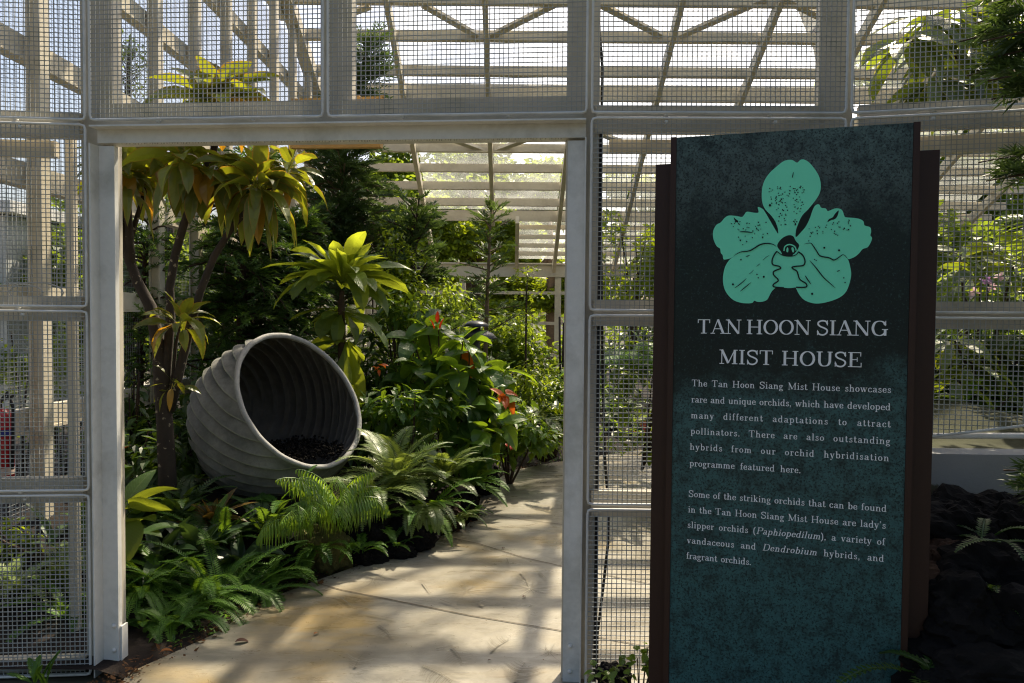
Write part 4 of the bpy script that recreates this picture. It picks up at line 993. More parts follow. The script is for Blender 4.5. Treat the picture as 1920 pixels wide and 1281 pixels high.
conifer('conifer', 'slim young conifer in tiers in front of the white eaves beam', T5, 34, lambda t: (0.62-0.38*t) if int(t*34) % 3 else 0.25, need=0.075, nw=0.016, lift=0.35, sub=12, subL=0.26, droop=0.1, bark=BARKP, tr=0.03, per=8)
T6 = px_line([(770,640),(772,560),(776,500),(780,440),(783,400)], 8.0); T6[0] = ground_at(T6[0])
conifer('conifer', 'bushy conifer at the right of the tallest one under the slatted roof edge', T6, 60, lambda t: (0.62-0.4*t), need=0.07, nw=0.015, lift=0.3, sub=12, subL=0.26, droop=0.2, tr=0.03, per=9)
# light sapling
Ys = 9.6; tb = MB(); p0 = ground_at(W(985,700,Ys)); tb.tube([p0]+px_line([(986,640),(987,560),(989,500)], Ys), [.018,.015,.011,.005], 6); mb = MB()
for y, r, n in ((505,.12,40),(525,.20,60),(552,.24,70),(585,.18,45),(610,.12,25)): leafcloud(mb, W(989,y,Ys), r*1.3, r, r*.35, n, .07, 'd', .7, .2, .9, .4)
plant('sapling', 'thin sapling with pale yellow green tiers of leaves near the back wall post', 'plant', p0, mb, L_YEL, tb)

# --- small-leaved shrub, red-tipped broad shrub
mb = MB(); tb = MB(); p0 = ground_at(W(752,690,7.6))
for k in range(9):
    q = W(752+uni(-45,50), 480+uni(-40,120), 7.6+uni(-.2,.2)); tb.tube([p0, p0.lerp(q,.5)+Vector((uni(-.05,.05),0,.1)), q], [.012,.009,.003], 5, False)
    for _ in range(4): leafcloud(mb, q+Vector((uni(-.15,.15),uni(-.15,.15),uni(-.25,.15))), .13,.13,.13, 34, .062, 'b', .8, .2,.9,.55)
plant('small_leaved_shrub', 'upright shrub with tiny glossy bright leaves right of the big-leaved tree', 'shrub', p0, mb, L_YEL, tb)
def branchy(base, tips, mb, tb, L, w, n=7, tint=None, pet=.02, u0_=-0.5, u1_=0.9, dr=1.3):
    for q in tips:
        m_ = base.lerp(q, .55)+Vector((uni(-.06,.06), uni(-.06,.06), .06)); tb.tube([base, m_, q], [.016,.012,.006], 6, False)
        rosette(mb, q, n, L, w, unit(q-m_)+Z*.6, u0_, u1_, dr, 'ovate', 0.22, pet=pet, nseg=6, tint=tint or (lambda t: rnd()*0.88 if rnd() < .965 else 1.0))
        rosette(mb, m_.lerp(q,.5), 4, L*1.05, w, (0,0,1), -0.7, 0.1, dr, 'ovate', 0.22, pet=pet, nseg=6)
mb, tb = MB(), MB(); p0 = ground_at(W(850,880,6.5))
tips = [W(x, y, 6.5+d) for x, y, d in ((775,640,.2),(800,610,.3),(822,618,.2),(785,690,0),(840,660,0),(868,640,-.1),(880,655,-.2),(905,690,-.1),(862,700,-.3),(830,720,-.2),(900,735,-.2),(935,720,.1),(945,700,.2),(800,740,-.1),(880,760,-.35),(925,765,-.2),(845,780,-.3),(905,810,-.45),(940,800,-.3),(770,715,.1),(880,830,-.5))]
branchy(p0, tips, mb, tb, .31, .155, 7)
plant('broad_leaved_shrub', 'spreading shrub of large ribbed oval leaves, some orange, beside the path bend', 'shrub', p0, mb, L_MED, tb)
mb = MB()
for x, y, a in ((814,612,-.25),(825,612,.2),(820,600,0.02)): blade(mb, W(x,y+6,6.4), (a,-.1,1), .11, .036, .4, 5, .5, 'lance', tint=.5)
RED = leafmat('red_leaf', (0.30,0.02,0.012), (0.48,0.05,0.02), (0.6,0.05,0.01), 0.4, 0.35)
tag(mb.build('red_flower', RED, loc=W(820,622,6.4)), 'upright crimson bract at the top of the broad-leaved shrub', 'flower')
for k, (x, y, Y, lb) in enumerate(((945,742,6.0,'tuft of orange red young leaves on the right of the broad-leaved shrub'),(955,835,6.4,'small dark red leaf tuft low at the path bend'),(712,690,6.1,'small orange leaf tuft beneath the big-leaved tree'))):
    mb = MB()
    rosette(mb, W(x,y,Y), 8 if k == 0 else 6, (.15,.09,.07)[k], (.06,.035,.03)[k], (0.3,-.2,.6), -0.4, .8, 1.0, 'ovate', .25, tint=lambda t: 1.0 if k == 0 else .5)
    tag(mb.build('red_leaf_tuft', leafmat('orange_leaf', (0.42,0.07,0.012), (0.52,0.12,0.015), (0.6,0.14,0.01), .4) if k != 1 else RED, loc=W(x,y,Y)), lb, 'leaf tuft')

# --- ferns and palms along the path edge
def fern(name, label, cat, x, y, Y, n, L, mat, plen, pw, droop=1.3, el=(0.25,1.25), kind='fern', hang=0.0, nn=26, az=None, up=0.0, group=None, jitter=0.05, rach=0.003, sweep=0.35):
    p0 = W(x, y, Y); p0.z = max(p0.z, bed_z(p0.x, p0.y)+0.01) if p0.y > 3.3 and p0.x < 1.2 else p0.z; mb = MB()
    for k in range(n):
        a = (k*2.39996 if az is None else uni(*az)); e_ = uni(*el)
        d = Vector((math.cos(a)*math.cos(e_), math.sin(a)*math.cos(e_), math.sin(e_)))
        frond(mb, p0+Vector((uni(-1,1)*jitter, uni(-1,1)*jitter, 0)), d, L*uni(.7,1.12), droop*uni(.75,1.25), nn, plen*uni(.85,1.1), pw, kind, rach, hang, sweep=sweep)
    return tag(mb.build(name, mat, loc=(p0.x,p0.y,bed_z(p0.x,p0.y))), label, cat, group)
fern('grey_fern', 'pale silvery green cycad-like fern against the right rim of the pot', 'fern', 738, 905, 5.25, 30, .52, L_CYC, .09, .013, 1.2, (0.3,1.4), nn=36)
fern('grey_fern', 'silvery fern arching toward the path below the broad-leaved shrub', 'fern', 832, 900, 5.55, 24, .44, L_CYC, .075, .013, 1.2, (0.2,1.25), nn=36)
fern('grey_fern', 'pale fern in dappled light just under the pot mouth', 'fern', 700, 925, 4.95, 18, .44, L_CYC, .075, .012, 1.4, (0.1,1.0), nn=32)
fern('sword_fern', 'mid green fern leaning over the black rocks at the path bend', 'fern', 800, 960, 5.2, 12, .42, L_FERN, .062, .016, 1.2, (0.1,.9), nn=28, az=(-2.2,.6))
fern('sword_fern', 'lacy fern trailing down the black rocks toward the path', 'fern', 790, 950, 5.05, 9, .36, L_CYC, .055, .013, 2.2, (0.0,.6), nn=28, az=(-1.9,-.4))
fern('drooping_palm', 'young palm with fine drooping leaflets hanging below the pot', 'palm', 630, 955, 4.6, 13, .42, L_PALM, .21, .012, 1.7, (0.55,1.4), hang=1.7, nn=20, sweep=.15, az=(-3.6,.7))
fern('drooping_palm', 'smaller drooping palm hanging over the mossy rock, tips browned', 'palm', 572, 975, 4.45, 8, .34, L_PALM, .17, .010, 1.9, (0.3,1.1), hang=1.6, nn=18, sweep=.15, az=(-3.4,-.6))
fern('boston_fern', 'bright sword fern spilling onto the path in the left front corner', 'fern', 385, 1120, 4.0, 34, .52, L_FERN, .044, .0085, 1.35, (0.1,1.2), 'sword', nn=44, jitter=.10)
fern('boston_fern', 'sword fern beside the left door post, mostly in shade', 'fern', 285, 1125, 3.98, 26, .40, L_FERN, .040, .008, 1.3, (0.1,1.3), 'sword', nn=40, jitter=.08)
fern('boston_fern', 'sword fern fronds rising among the dark strap leaves', 'fern', 400, 1030, 4.4, 14, .36, L_FERN, .040, .008, .8, (0.6,1.35), 'sword', nn=36)
fern('boston_fern', 'pair of short bright fern fronds under the left of the pot', 'fern', 530, 945, 4.75, 5, .30, L_FERN, .04, .014, .9, (0.2,1.2), 'sword', nn=30)
fern('boston_fern', 'low sword fern at the path edge in front of the strap leaves', 'fern', 465, 1110, 4.1, 18, .40, L_FERN, .040, .008, 1.5, (0.0,.9), 'sword', nn=40, jitter=.08)
fern('rock_fern', 'tiny fern rooted between the black rocks at the path edge', 'fern', 742, 1022, 4.8, 9, .14, L_FERN, .03, .008, 1.2, (0.1,1.2), nn=14)
fern('rock_fern', 'small bright fern on the rocks right of the trailing fern', 'fern', 880, 965, 5.6, 12, .16, L_FERN, .03, .009, 1.3, (0.1,1.2), nn=14)
fern('path_fern', 'pale fern in sun by the far path bend', 'fern', 1015, 790, 7.9, 16, .45, L_CYC, .06, .014, 1.3, (0.1,1.0), nn=26)
fern('path_fern', 'fern clump lit from behind at the far edge of the path', 'fern', 985, 845, 7.5, 14, .34, L_FERN, .05, .014, 1.3, (0.1,1.1), nn=22)
# --- strap, cordyline and big dark leaves, left front
def tuft(name, label, cat, x, y, Y, n, L, w, mat, u0_=.2, u1_=1.3, dr=1.0, kind='strap', fold=.3, ax=(0,0,1), pet=0, tint=None, wave=0.0):
    p0 = W(x, y, Y); p0.z = max(p0.z, bed_z(p0.x, p0.y)+0.01); mb = MB(); rosette(mb, p0, n, L, w, ax, u0_, u1_, dr, kind, fold, pet, tint, wave)
    return tag(mb.build(name, mat, loc=(p0.x,p0.y,bed_z(p0.x,p0.y))), label, cat)
tuft('bicolour_cordyline', 'small cordyline with orange edged upright leaves, left under the pot', 'plant', 398, 985, 4.5, 14, .29, .062, L_BIC, .35, 1.45, .6, 'lance')
tuft('strap_leaf_plant', 'clump of broad dark strap leaves in front of the pot', 'plant', 450, 1060, 4.35, 16, .44, .085, L_STRAP, .05, 1.0, 1.1, 'lance', wave=.06)
tuft('strap_leaf_plant', 'dark strap leaves below the orange edged cordyline', 'plant', 372, 1040, 4.3, 14, .42, .085, L_STRAP, .2, 1.3, .9, 'lance')
tuft('strap_leaf_plant', 'broad dull leaves lying over the path edge left of the mossy rock', 'plant', 470, 1105, 4.2, 10, .36, .10, L_STRAP, -.1, .6, 1.0, 'lance')
p0 = W(232, 955, 3.95); mb = MB()
for d, L, w, dr, ro in (((.9,-.25,.25),.27,.15,.5,-.75),((.25,-.35,-.9),.24,.17,.2,0),((.7,.3,.55),.25,.14,.8,-.5),((-.6,-.2,.4),.25,.15,.7,0),((.2,.5,.7),.24,.14,.6,0)): blade(mb, p0, d, L, w, dr, 8, .12, 'ovate', roll=ro, tint=uni(.15,.4), pet=.04)
for k in range(5): blade(mb, p0-Z*uni(.1,.25)+Vector((uni(-.1,.15),uni(0,.2),0)), (uni(-1,1),uni(-.6,.4),uni(.1,.8)), .24, .13, 1.0, 7, .12, 'ovate', pet=.05, tint=uni(0,.3))
tb = MB(); tb.tube([ground_at(p0), p0], [.012,.008], 6)
plant('broad_leaf_herb', 'plant with big serrated ribbed leaves right beside the left door post', 'plant', ground_at(p0), mb, L_BIG, tb)
p0 = W(222,850,4.1); mb = MB()
for a in ((-.3,-.2,.8),(.3,-.3,.9),(.5,-.1,.5),(-.1,-.3,1)): blade(mb, p0, a, .10, .03, .6, 5, .3, 'lance')
tag(mb.build('red_flower', RED, loc=p0), 'red bract just peeping past the left door post', 'flower')
# --- bright herbs at the far path edge
for x, y, Y, n, lb in ((1030,830,7.8,26,'bright grassy clump right at the far path edge by the right post'),(975,800,7.6,22,'bright arching herb below the orange young leaves'),(1050,790,9.0,22,'sunlit herb clump behind the far path bend')):
    tuft('grassy_herb', lb, 'herb', x, y, Y, n*3, .34, .04, L_YEL, 0.0, 1.3, 1.4, 'lance')

# --- filler shrubs deep in the bed, each of its own kind of place
def shrub(name, label, x, y, Y, rx, ry, rz, n, size, mat, kind='b', w=.45, g=True, cat='shrub', t0=0.0, t1=.9):
    c = W(x, y, Y); mb = MB(); tb = MB(); b0 = ground_at(c) if g else c-Z*rz*1.3
    for k in range(7):
        q = c+Vector((uni(-.7,.7)*rx, uni(-.7,.7)*ry, uni(-.3,.8)*rz)); tb.tube([b0, b0.lerp(q,.6)+Vector((uni(-.1,.1)*rx,0,0)), q], [.012,.009,.004], 5, False)
    for k in range(9):
        q = c+Vector((uni(-.75,.75)*rx, uni(-.75,.75)*ry, uni(-.8,.75)*rz)); t = uni(t0, max(t0, t1-.35)); leafcloud(mb, q, rx*.45, ry*.45, rz*.42, n//9, size, kind, .7, t, t+.35, w)
    return plant(name, label, cat, b0, mb, mat, tb)
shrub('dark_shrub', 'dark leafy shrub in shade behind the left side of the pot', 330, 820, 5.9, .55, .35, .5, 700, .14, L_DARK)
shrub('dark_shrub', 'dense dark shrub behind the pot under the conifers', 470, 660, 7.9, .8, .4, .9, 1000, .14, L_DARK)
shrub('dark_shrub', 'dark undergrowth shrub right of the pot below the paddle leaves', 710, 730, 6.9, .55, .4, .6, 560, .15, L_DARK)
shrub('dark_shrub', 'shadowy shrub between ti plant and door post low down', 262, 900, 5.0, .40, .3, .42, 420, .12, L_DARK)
shrub('leafy_shrub', 'sunlit green shrub behind the broad-leaved shrub left of the lamp', 790, 600, 8.8, .6, .4, .7, 1300, .11, L_TREE)
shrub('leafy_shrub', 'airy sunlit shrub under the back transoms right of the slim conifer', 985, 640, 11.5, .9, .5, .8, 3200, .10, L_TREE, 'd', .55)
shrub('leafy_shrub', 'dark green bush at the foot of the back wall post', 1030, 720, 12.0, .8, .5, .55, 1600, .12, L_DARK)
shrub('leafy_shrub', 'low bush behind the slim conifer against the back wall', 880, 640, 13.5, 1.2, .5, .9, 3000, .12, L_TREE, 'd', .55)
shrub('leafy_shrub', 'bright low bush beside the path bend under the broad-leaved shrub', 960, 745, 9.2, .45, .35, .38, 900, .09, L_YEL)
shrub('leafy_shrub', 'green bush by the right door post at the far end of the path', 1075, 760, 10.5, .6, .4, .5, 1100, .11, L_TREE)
# broken understory that nobody could count
mb = MB()
for _ in range(4200):
    x, y = uni(-2.75,1.6), uni(4.1,13.5); d = edge_dist(x, y)
    if d < 0.35: continue
    if (Vector((x,y,0))-Vector((-1.5,5.25,0))).length < .6: continue
    p = Vector((x, y, bed_z(x, y))); blade(mb, p, (uni(-1,1), uni(-1,1), uni(.5,1.6)), uni(.15,.42), uni(.04,.10), uni(.6,1.6), 4, .25, random.choice(('lance','ovate')))
u = mb.build('undergrowth', L_DARK); structure(u, 'stuff')
mb = MB()
for _ in range(1500):
    k = random.randrange(1, len(EDGE)-3); p = EDGE[k].lerp(EDGE[k+1], rnd()); d = abs(random.gauss(0, .09)); q = p+Vector((-uni(.2,1)*d-.02, d*.8, 0)); q.z = bed_z(q.x, q.y)
    if q.y < 3.5: continue
    blade(mb, q, (uni(-1,1), uni(-1,1), uni(.1,.8)), uni(.02,.055), uni(.008,.022), .8, 2, .2, 'ovate')
structure(mb.build('edge_weeds', L_FERN), 'stuff')
mb = MB()
for _ in range(2600):
    k = random.randrange(0, len(EDGE)-3); p = EDGE[k].lerp(EDGE[k+1], rnd()); d = random.gauss(0.02, .05); ab = (EDGE[k+1]-EDGE[k]).normalized(); q = p+Vector((-ab.y, ab.x, 0))*d
    q.z = max(0.004, bed_z(q.x, q.y))+.003 if d > 0 else .004+rnd()*.003
    if d < -0.10: continue
    l = uni(.004,.02) if rnd() < .9 else uni(.02,.045); diamond(mb, q, (uni(-1,1), uni(-1,1), uni(-.05,.35)), l, l*uni(.3,.7), Vector((uni(-.4,.4), uni(-.4,.4), 1)).normalized(), rnd()*.9)
for _ in range(420):
    y = 3.3+4.5*rnd()**1.6; x = uni(-1.6, 1.1)
    if edge_dist(x, y) > -.05: continue
    l = uni(.003,.011); diamond(mb, Vector((x, y, .0065)), (uni(-1,1), uni(-1,1), uni(0,.3)), l, l*.5, Vector((uni(-.3,.3), uni(-.3,.3), 1)).normalized(), rnd()*.9)
structure(mb.build('leaf_litter', leafmat('dry_litter', (0.022,0.013,0.007), (0.12,0.055,0.02), (.08,.03,.01), .1, .8, spec=.1)), 'stuff')

fern('sword_fern', 'mid green fern filling the gap between grey ferns and broad-leaved shrub', 'fern', 880, 905, 5.9, 22, .42, L_FERN, .07, .018, 1.2, (0.1,1.2), nn=28)
fern('sword_fern', 'dark green fern at the foot of the pot, right of the drooping palm', 'fern', 690, 985, 4.95, 20, .36, L_FERN, .055, .015, 1.3, (0.1,1.1), nn=28)
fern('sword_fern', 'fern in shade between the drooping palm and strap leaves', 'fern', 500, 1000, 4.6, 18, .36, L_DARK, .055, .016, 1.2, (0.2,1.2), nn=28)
fern('boston_fern', 'wide sword fern in the left bed corner just inside the door post', 'fern', 262, 1168, 3.95, 26, .36, L_FERN, .040, .008, 1.4, (0.0,1.2), 'sword', nn=38, jitter=.12)
fern('boston_fern', 'sword fern at the very edge of the path by the door post', 'fern', 330, 1175, 3.75, 16, .30, L_FERN, .038, .008, 1.4, (0.0,1.0), 'sword', nn=34, jitter=.08)
tuft('strap_leaf_plant', 'dark strap leaves behind the bright sword fern near the door post', 'plant', 300, 1060, 4.2, 16, .42, .085, L_STRAP, .1, 1.2, 1.0, 'lance', wave=.06)
shrub('leafy_shrub', 'leafy green shrub between pot and broad-leaved shrub, low down', 765, 800, 6.0, .38, .28, .34, 420, .13, L_MED)
shrub('leafy_shrub', 'bright leafy shrub under the orange young leaves by the path bend', 955, 800, 7.0, .40, .3, .30, 520, .11, L_MED)
shrub('leafy_shrub', 'low sunlit shrub at the far path edge close to the right door post', 1040, 800, 9.6, .55, .3, .28, 700, .09, L_YEL)
shrub('leafy_shrub', 'sunlit leafy shrub behind the broad-leaved shrub, right of the big-leaved tree', 745, 640, 7.0, .35, .3, .45, 520, .11, L_MED)
fern('rock_fern', 'soft fern draping the front of the mossy boulder', 'fern', 598, 1030, 4.5, 14, .24, L_FERN, .045, .012, 2.0, (0.0,1.0), nn=22, az=(-3.1,.1))
fern('rock_fern', 'small feathery fern between mossy boulder and sunlit lava rock', 'fern', 668, 1035, 4.65, 14, .22, L_FERN, .04, .011, 1.6, (0.1,1.1), nn=20)
fern('rock_fern', 'feathery fern at the path edge left of the mossy boulder', 'fern', 520, 1085, 4.3, 16, .26, L_FERN, .045, .012, 1.5, (0.1,1.1), nn=22)
fern('rock_fern', 'feathery fern spilling over the row of black rocks', 'fern', 850, 975, 5.3, 14, .24, L_CYC, .045, .012, 1.6, (0.1,1.0), nn=22)
fern('boston_fern', 'low sword fern covering the soil at the foot of the left door post', 'fern', 310, 1205, 3.72, 22, .20, L_FERN, .034, .0075, 1.4, (0.0,1.1), 'sword', nn=32, jitter=.09)
fern('sword_fern', 'dark fern filling the shade in front of the ti plant trunk', 'fern', 330, 960, 4.55, 20, .38, L_DARK, .06, .014, 1.2, (0.2,1.2), nn=26)
# --- lava rocks along the bed edge
def rock(label, c, r, mat, name='lava_rock', group=None, seed=0):
    bm = bmesh.new(); bmesh.ops.create_icosphere(bm, subdivisions=5, radius=1)
    o = Vector((seed*3.1, seed*1.7, seed*.9))
    for v in bm.verts:
        p = v.co.copy(); k = 1 + .32*noise.noise(p*1.1+o) + .22*noise.noise(p*2.7+o) + .12*noise.noise(p*6+o) + .05*noise.noise(p*14+o)
        k += .035*noise.noise(p*30+o); v.co = Vector((p.x*r[0]*k, p.y*r[1]*k, p.z*r[2]*k))
    me = bpy.data.meshes.new(name); bm.to_mesh(me); bm.free(); me.materials.append(mat)
    ob = bpy.data.objects.new(name, me); ob.location = c; COL.objects.link(ob)
    return tag(ob, label, 'rock', group)
for k, (x, y, Y, r, mat, lb) in enumerate(((700,1000,4.85,(.10,.09,.10),ROCK,'sunlit topmost black lava rock beside the drooping palm'),(690,1050,4.75,(.11,.10,.09),ROCK,'black lava rock under the sunlit one at the path edge'),
    (770,1000,5.0,(.17,.13,.13),ROCK,'wide black lava rock in the middle of the row below the trailing fern'),(845,965,5.45,(.10,.09,.12),ROCKB,'rusty brown lava rock at the end of the row by the path bend'),(870,950,5.75,(.11,.12,.12),ROCK,'black lava rock behind the rusty brown one'),
    (600,1040,4.65,(.20,.14,.20),MOSS,'mossy boulder under the drooping palm'),(530,1050,4.55,(.16,.13,.18),ROCK,'dark boulder left of the mossy one, behind the strap leaves'),(560,985,4.85,(.30,.16,.14),ROCK,'dark ledge rock the pot rests on'),(650,1000,4.85,(.18,.13,.16),ROCK,'dark rock between mossy boulder and sunlit lava rock'),
    (745,1035,4.85,(.12,.09,.07),ROCK,'low black lava rock with a tiny fern at its top'),(905,900,6.6,(.14,.13,.14),ROCK,'black rock past the path bend under the broad leaves'),(1022,850,7.9,(.13,.10,.08),ROCKB,'flat brown rock among bright herbs by the far path edge'))):
    rock(lb, W(x, y, Y), r, mat, 'lava_rock', 'lava rocks edging the planting bed', k+1)

# ================================================================ lamp, stakes, plank, cable, fallen leaves, extinguisher
lp0 = W(893, 640, 8.9); th = thing('garden_lamp', 'dark metal bollard lamp with two tiered hat, above the broad-leaved shrub', 'lamp', ground_at(lp0))
DM = plain('dark_metal', (0.045,0.045,0.055), 0.35, 0.15, 20, 0, 0.6)
def lathe(mb, c, pr, n=24):
    c = Vector(c); s = len(mb.v); mb.smooth = True
    for r, z in pr:
        for k in range(n): a = 2*math.pi*k/n; mb.vert(c+Vector((r*math.cos(a), r*math.sin(a), z)))
    for i in range(len(pr)-1):
        for k in range(n): a_, b_ = s+i*n+k, s+i*n+(k+1) % n; mb.face(a_, b_, b_+n, a_+n)
mb = MB(); mb.tube([ground_at(lp0), lp0+Z*.02], [.05,.045], 14); mb.build('pole', DM, th)
mb = MB(); lathe(mb, lp0, [(.002,.245),(.06,.24),(.12,.215),(.155,.18),(.15,.172),(.05,.18),(.05,.10)]); mb.build('hat', DM, th)
mb = MB(); lathe(mb, lp0+Vector((.03,0,0)), [(.05,.13),(.10,.125),(.17,.09),(.215,.04),(.21,.03),(.06,.05),(.05,.0)]); mb.build('hat', DM, th)
mb = MB()
for k in range(9): x = 1050+k*4.5+uni(-1,1); a, b_ = W(x, 738, 11.2), W(x+uni(-3,3), 592+uni(-8,14), 11.2); mb.tube([a, a.lerp(b_,.5), b_], .018, 6)
tag(mb.build('stake_screen', plain('black_bamboo', (0.03,0.022,0.016), .6), smooth=True), 'screen of dark bamboo stakes beside the right door post', 'screen')
mb = MB(); c = D(1.0, .30, 0); pa, pb = W(548, 233, 3.62), W(717, 230, 3.52)
mb.bar(pa, pb, .03, .232, (0,0,1)); e_ = (pb-pa).normalized()
mb.tube([pb+Z*.114, pb+Z*.126], [.012,.010], 8); mb.tube([pa.lerp(pb,.72)+Z*.115, pa.lerp(pb,.72)+Z*.124], [.02,.018], 8)
tag(mb.build('wooden_board', WOOD), 'orange wooden board hung behind the lintel, its lower edge showing', 'board')
mb = MB(); mb.tube([W(470,209,3.5), W(500,204,3.5), W(540,203,3.48), W(575,205,3.46), W(592,210,3.45)], .011, 8); tag(mb.build('hose', BLACK, smooth=True), 'short black hose lying on the lintel left of the board', 'hose')
mb = MB(); mb.tube([W(1120,-40,3.26), W(1124,60,3.26), W(1130,130,3.27), W(1128,215,3.27), W(1126,330,3.27), W(1128,560,3.27), W(1130,700,3.27), W(1134,860,3.28), W(1141,950,3.28), W(1140,1020,3.28), W(1130,1110,3.27), W(1120,1190,3.26), W(1119,1290,3.26)], .0065, 7, smooth if False else True)
tag(mb.build('cable', BLACK, smooth=True), 'black cable hanging loosely behind the mesh beside the right door post', 'cable')
for x, y, a, L, lb in ((440,1207,.3,.07,'curled dark brown fallen leaf on the path near the left front fern'),(942,1031,1.2,.035,'small dark fallen leaf on the path below the joint line'),(588,1192,.8,.03,'tiny orange fallen leaf on the concrete left of the path middle'),(880,980,.2,.03,'orange fallen leaf at the path bend by the rusty rock'),(300,1226,.5,.06,'orange brown fallen leaf beside the left door post'),(770,1032,2.0,.05,'reddish fallen leaf against the lava rocks'),(915,1241,.4,.016,'black speck of a fallen leaf on a leaf print'),(980,1122,.9,.03,'small brown fallen leaf near the star shaped prints')):
    mb = MB(); p = G(x, y)+Z*.007; blade(mb, p, (math.cos(a), math.sin(a), .25), L, L*.5, .9, 6, .5, 'lance', tint=.5)
    tag(mb.build('fallen_leaf', plain('dry_leaf', (0.25,0.09,0.02) if 'orange' in lb else (0.06,0.025,0.014), .8), loc=p), lb, 'leaf')
# fire extinguisher on the side wall
fx = W(-2, 838, 4.15); th = thing('fire_extinguisher', 'red fire extinguisher with blue label hung behind the left mesh', 'fire extinguisher', fx-Z*.22)
REDP = paint('red_enamel', (0.36,0.012,0.02), (0.25,0.01,0.015), .3, .25, 8, .6)
mb = MB(); lathe(mb, fx-Z*.21, [(.001,0),(.06,0),(.075,.012),(.075,.36),(.068,.39),(.045,.415),(.022,.425),(.001,.426)], 28); mb.build('cylinder', REDP, th)
mb = MB(); lathe(mb, fx-Z*.21, [(.0757,.275),(.0757,.31)], 28); mb.build('label_band', plain('blue_label', (0.02,0.03,0.20), .4, .1, 20, 0), th)
mb = MB(); lathe(mb, fx-Z*.21, [(.0757,.06),(.0757,.10)], 28); mb.build('label_band', plain('pale_label', (0.45,0.35,0.30), .4, .1, 20, 0), th)
mb = MB(); mb.tube([fx+Z*.21, fx+Z*.26], .018, 10); mb.bar(fx+Z*.25, fx+Z*.285+Vector((.10,-.02,0)), .02, .012); mb.build('valve', BLACK, th)
mb = MB(); mb.tube([fx+Z*.24, fx+Vector((.05,0,.30)), fx+Vector((.095,-.02,.22)), fx+Vector((.09,-.02,0)), fx+Vector((.085,-.02,-.12))], .009, 8); mb.build('hose', BLACK, th, smooth=True)

# ================================================================ behind the left mesh
fern('lit_fern', 'brightly sunlit fern low behind the left mesh', 'fern', 120, 1120, 3.95, 20, .38, L_CYC, .05, .014, 1.2, (0.1,1.1), nn=24)
fern('lit_fern', 'sunlit fern in the bottom left corner behind the mesh', 'fern', 30, 1110, 3.9, 18, .36, L_CYC, .05, .014, 1.3, (0.1,1.1), nn=24)
fern('lit_fern', 'shaded fern beside the door post behind the lowest left mesh', 'fern', 130, 1215, 3.75, 14, .32, L_FERN, .034, .012, 1.3, (0.1,1.2), 'sword', nn=30)
fern('front_fern', 'small fern tips in front of the mesh at the bottom left', 'fern', 80, 1282, 3.15, 7, .14, L_FERN, .02, .008, .6, (0.6,1.4), 'sword', nn=18)
shrub('flowering_shrub', 'loose shrub with yellow leaves behind the extinguisher', 40, 700, 5.4, .35, .25, .55, 300, .07, L_YEL, 'd')
shrub('leafy_shrub', 'low bright shrub behind the lowest left mesh, between the sunlit ferns', 80, 1040, 4.2, .45, .25, .24, 600, .075, L_YEL, 'b')
shrub('leafy_shrub', 'leafy green shrub behind the lowest left mesh near the slim post', 120, 1160, 3.9, .30, .2, .22, 420, .08, L_MED, 'b')
shrub('flowering_shrub', 'narrow green shrub with yellow sprigs behind the pale pole', 118, 740, 5.6, .28, .22, .7, 420, .07, L_TREE, 'd')
shrub('flowering_shrub', 'yellow flowering sprig beside the ti plant trunk', 248, 735, 5.7, .10, .1, .2, 60, .03, L_YEL, 'd')
mb = MB(); a_ = W(137, 600, 3.62); mb.bar((a_.x,a_.y,0), (a_.x,a_.y,2.45), .035, .035, (1,0,0)); tag(mb.build('slim_post', CREAM), 'slim pale post standing behind the left mesh, close to the door post', 'post')
mb = MB(); mb.smooth = True; c = W(30, 548, 4.2); mb.tube([c+Vector((.15*math.cos(k*.33), 0, .045*math.sin(k*.33))) for k in range(20)], .004, 6, False); mb.tube([c+Vector((.10+.15*math.cos(k*.33), .02, .055*math.sin(k*.33))) for k in range(20)], .004, 6, False)
tag(mb.build('wire_coil', WIRE), 'loose coil of grey wire behind the left mesh above the middle rail', 'wire')
# garden outside the side wall: pebbly lit ground, tank-like pale building
GRAV = plain('pale_gravel', (0.36,0.33,0.28), .9, .5, 30, .8)
mb = MB(); [mb.vert(p) for p in ((-14,3,-.045),(-3.05,3,-.045),(-3.05,18,-.045),(-14,18,-.045))]; mb.face(0,1,2,3); structure(mb.build('gravel_ground', GRAV))
bl = thing('glazed_building', 'low building with greenish blue glazing outside the left wall', 'building', (-9.5,10.5,0))
PB = paint('pale_wall', (0.45,0.47,0.46), (.3,.3,.3), .3, .6); GLZ = plain('blue_glazing', (0.10,0.20,0.22), .12, .5, 1.2, 0, .6)
mb = MB(); mb.box((-9.5,12,1.45), 5, 3, 2.9); mb.build('wall', PB, bl)
mb = MB(); mb.box((-9.5,12,3.0), 5.4, 3.4, .16); mb.build('roof', GREY, bl)
for k in range(5):
    mb = MB(); mb.box((-11.4+k*.95,10.485,1.75), .8, .04, 1.5); w_ = mb.build('window', GLZ, bl)
    mb = MB(); 
    for q in (-.42,.42): mb.box((-11.4+k*.95+q,10.47,1.75), .05, .06, 1.6)
    mb.box((-11.4+k*.95,10.462,1.75), .8, .05, .05); mb.build('frame', PB, w_)

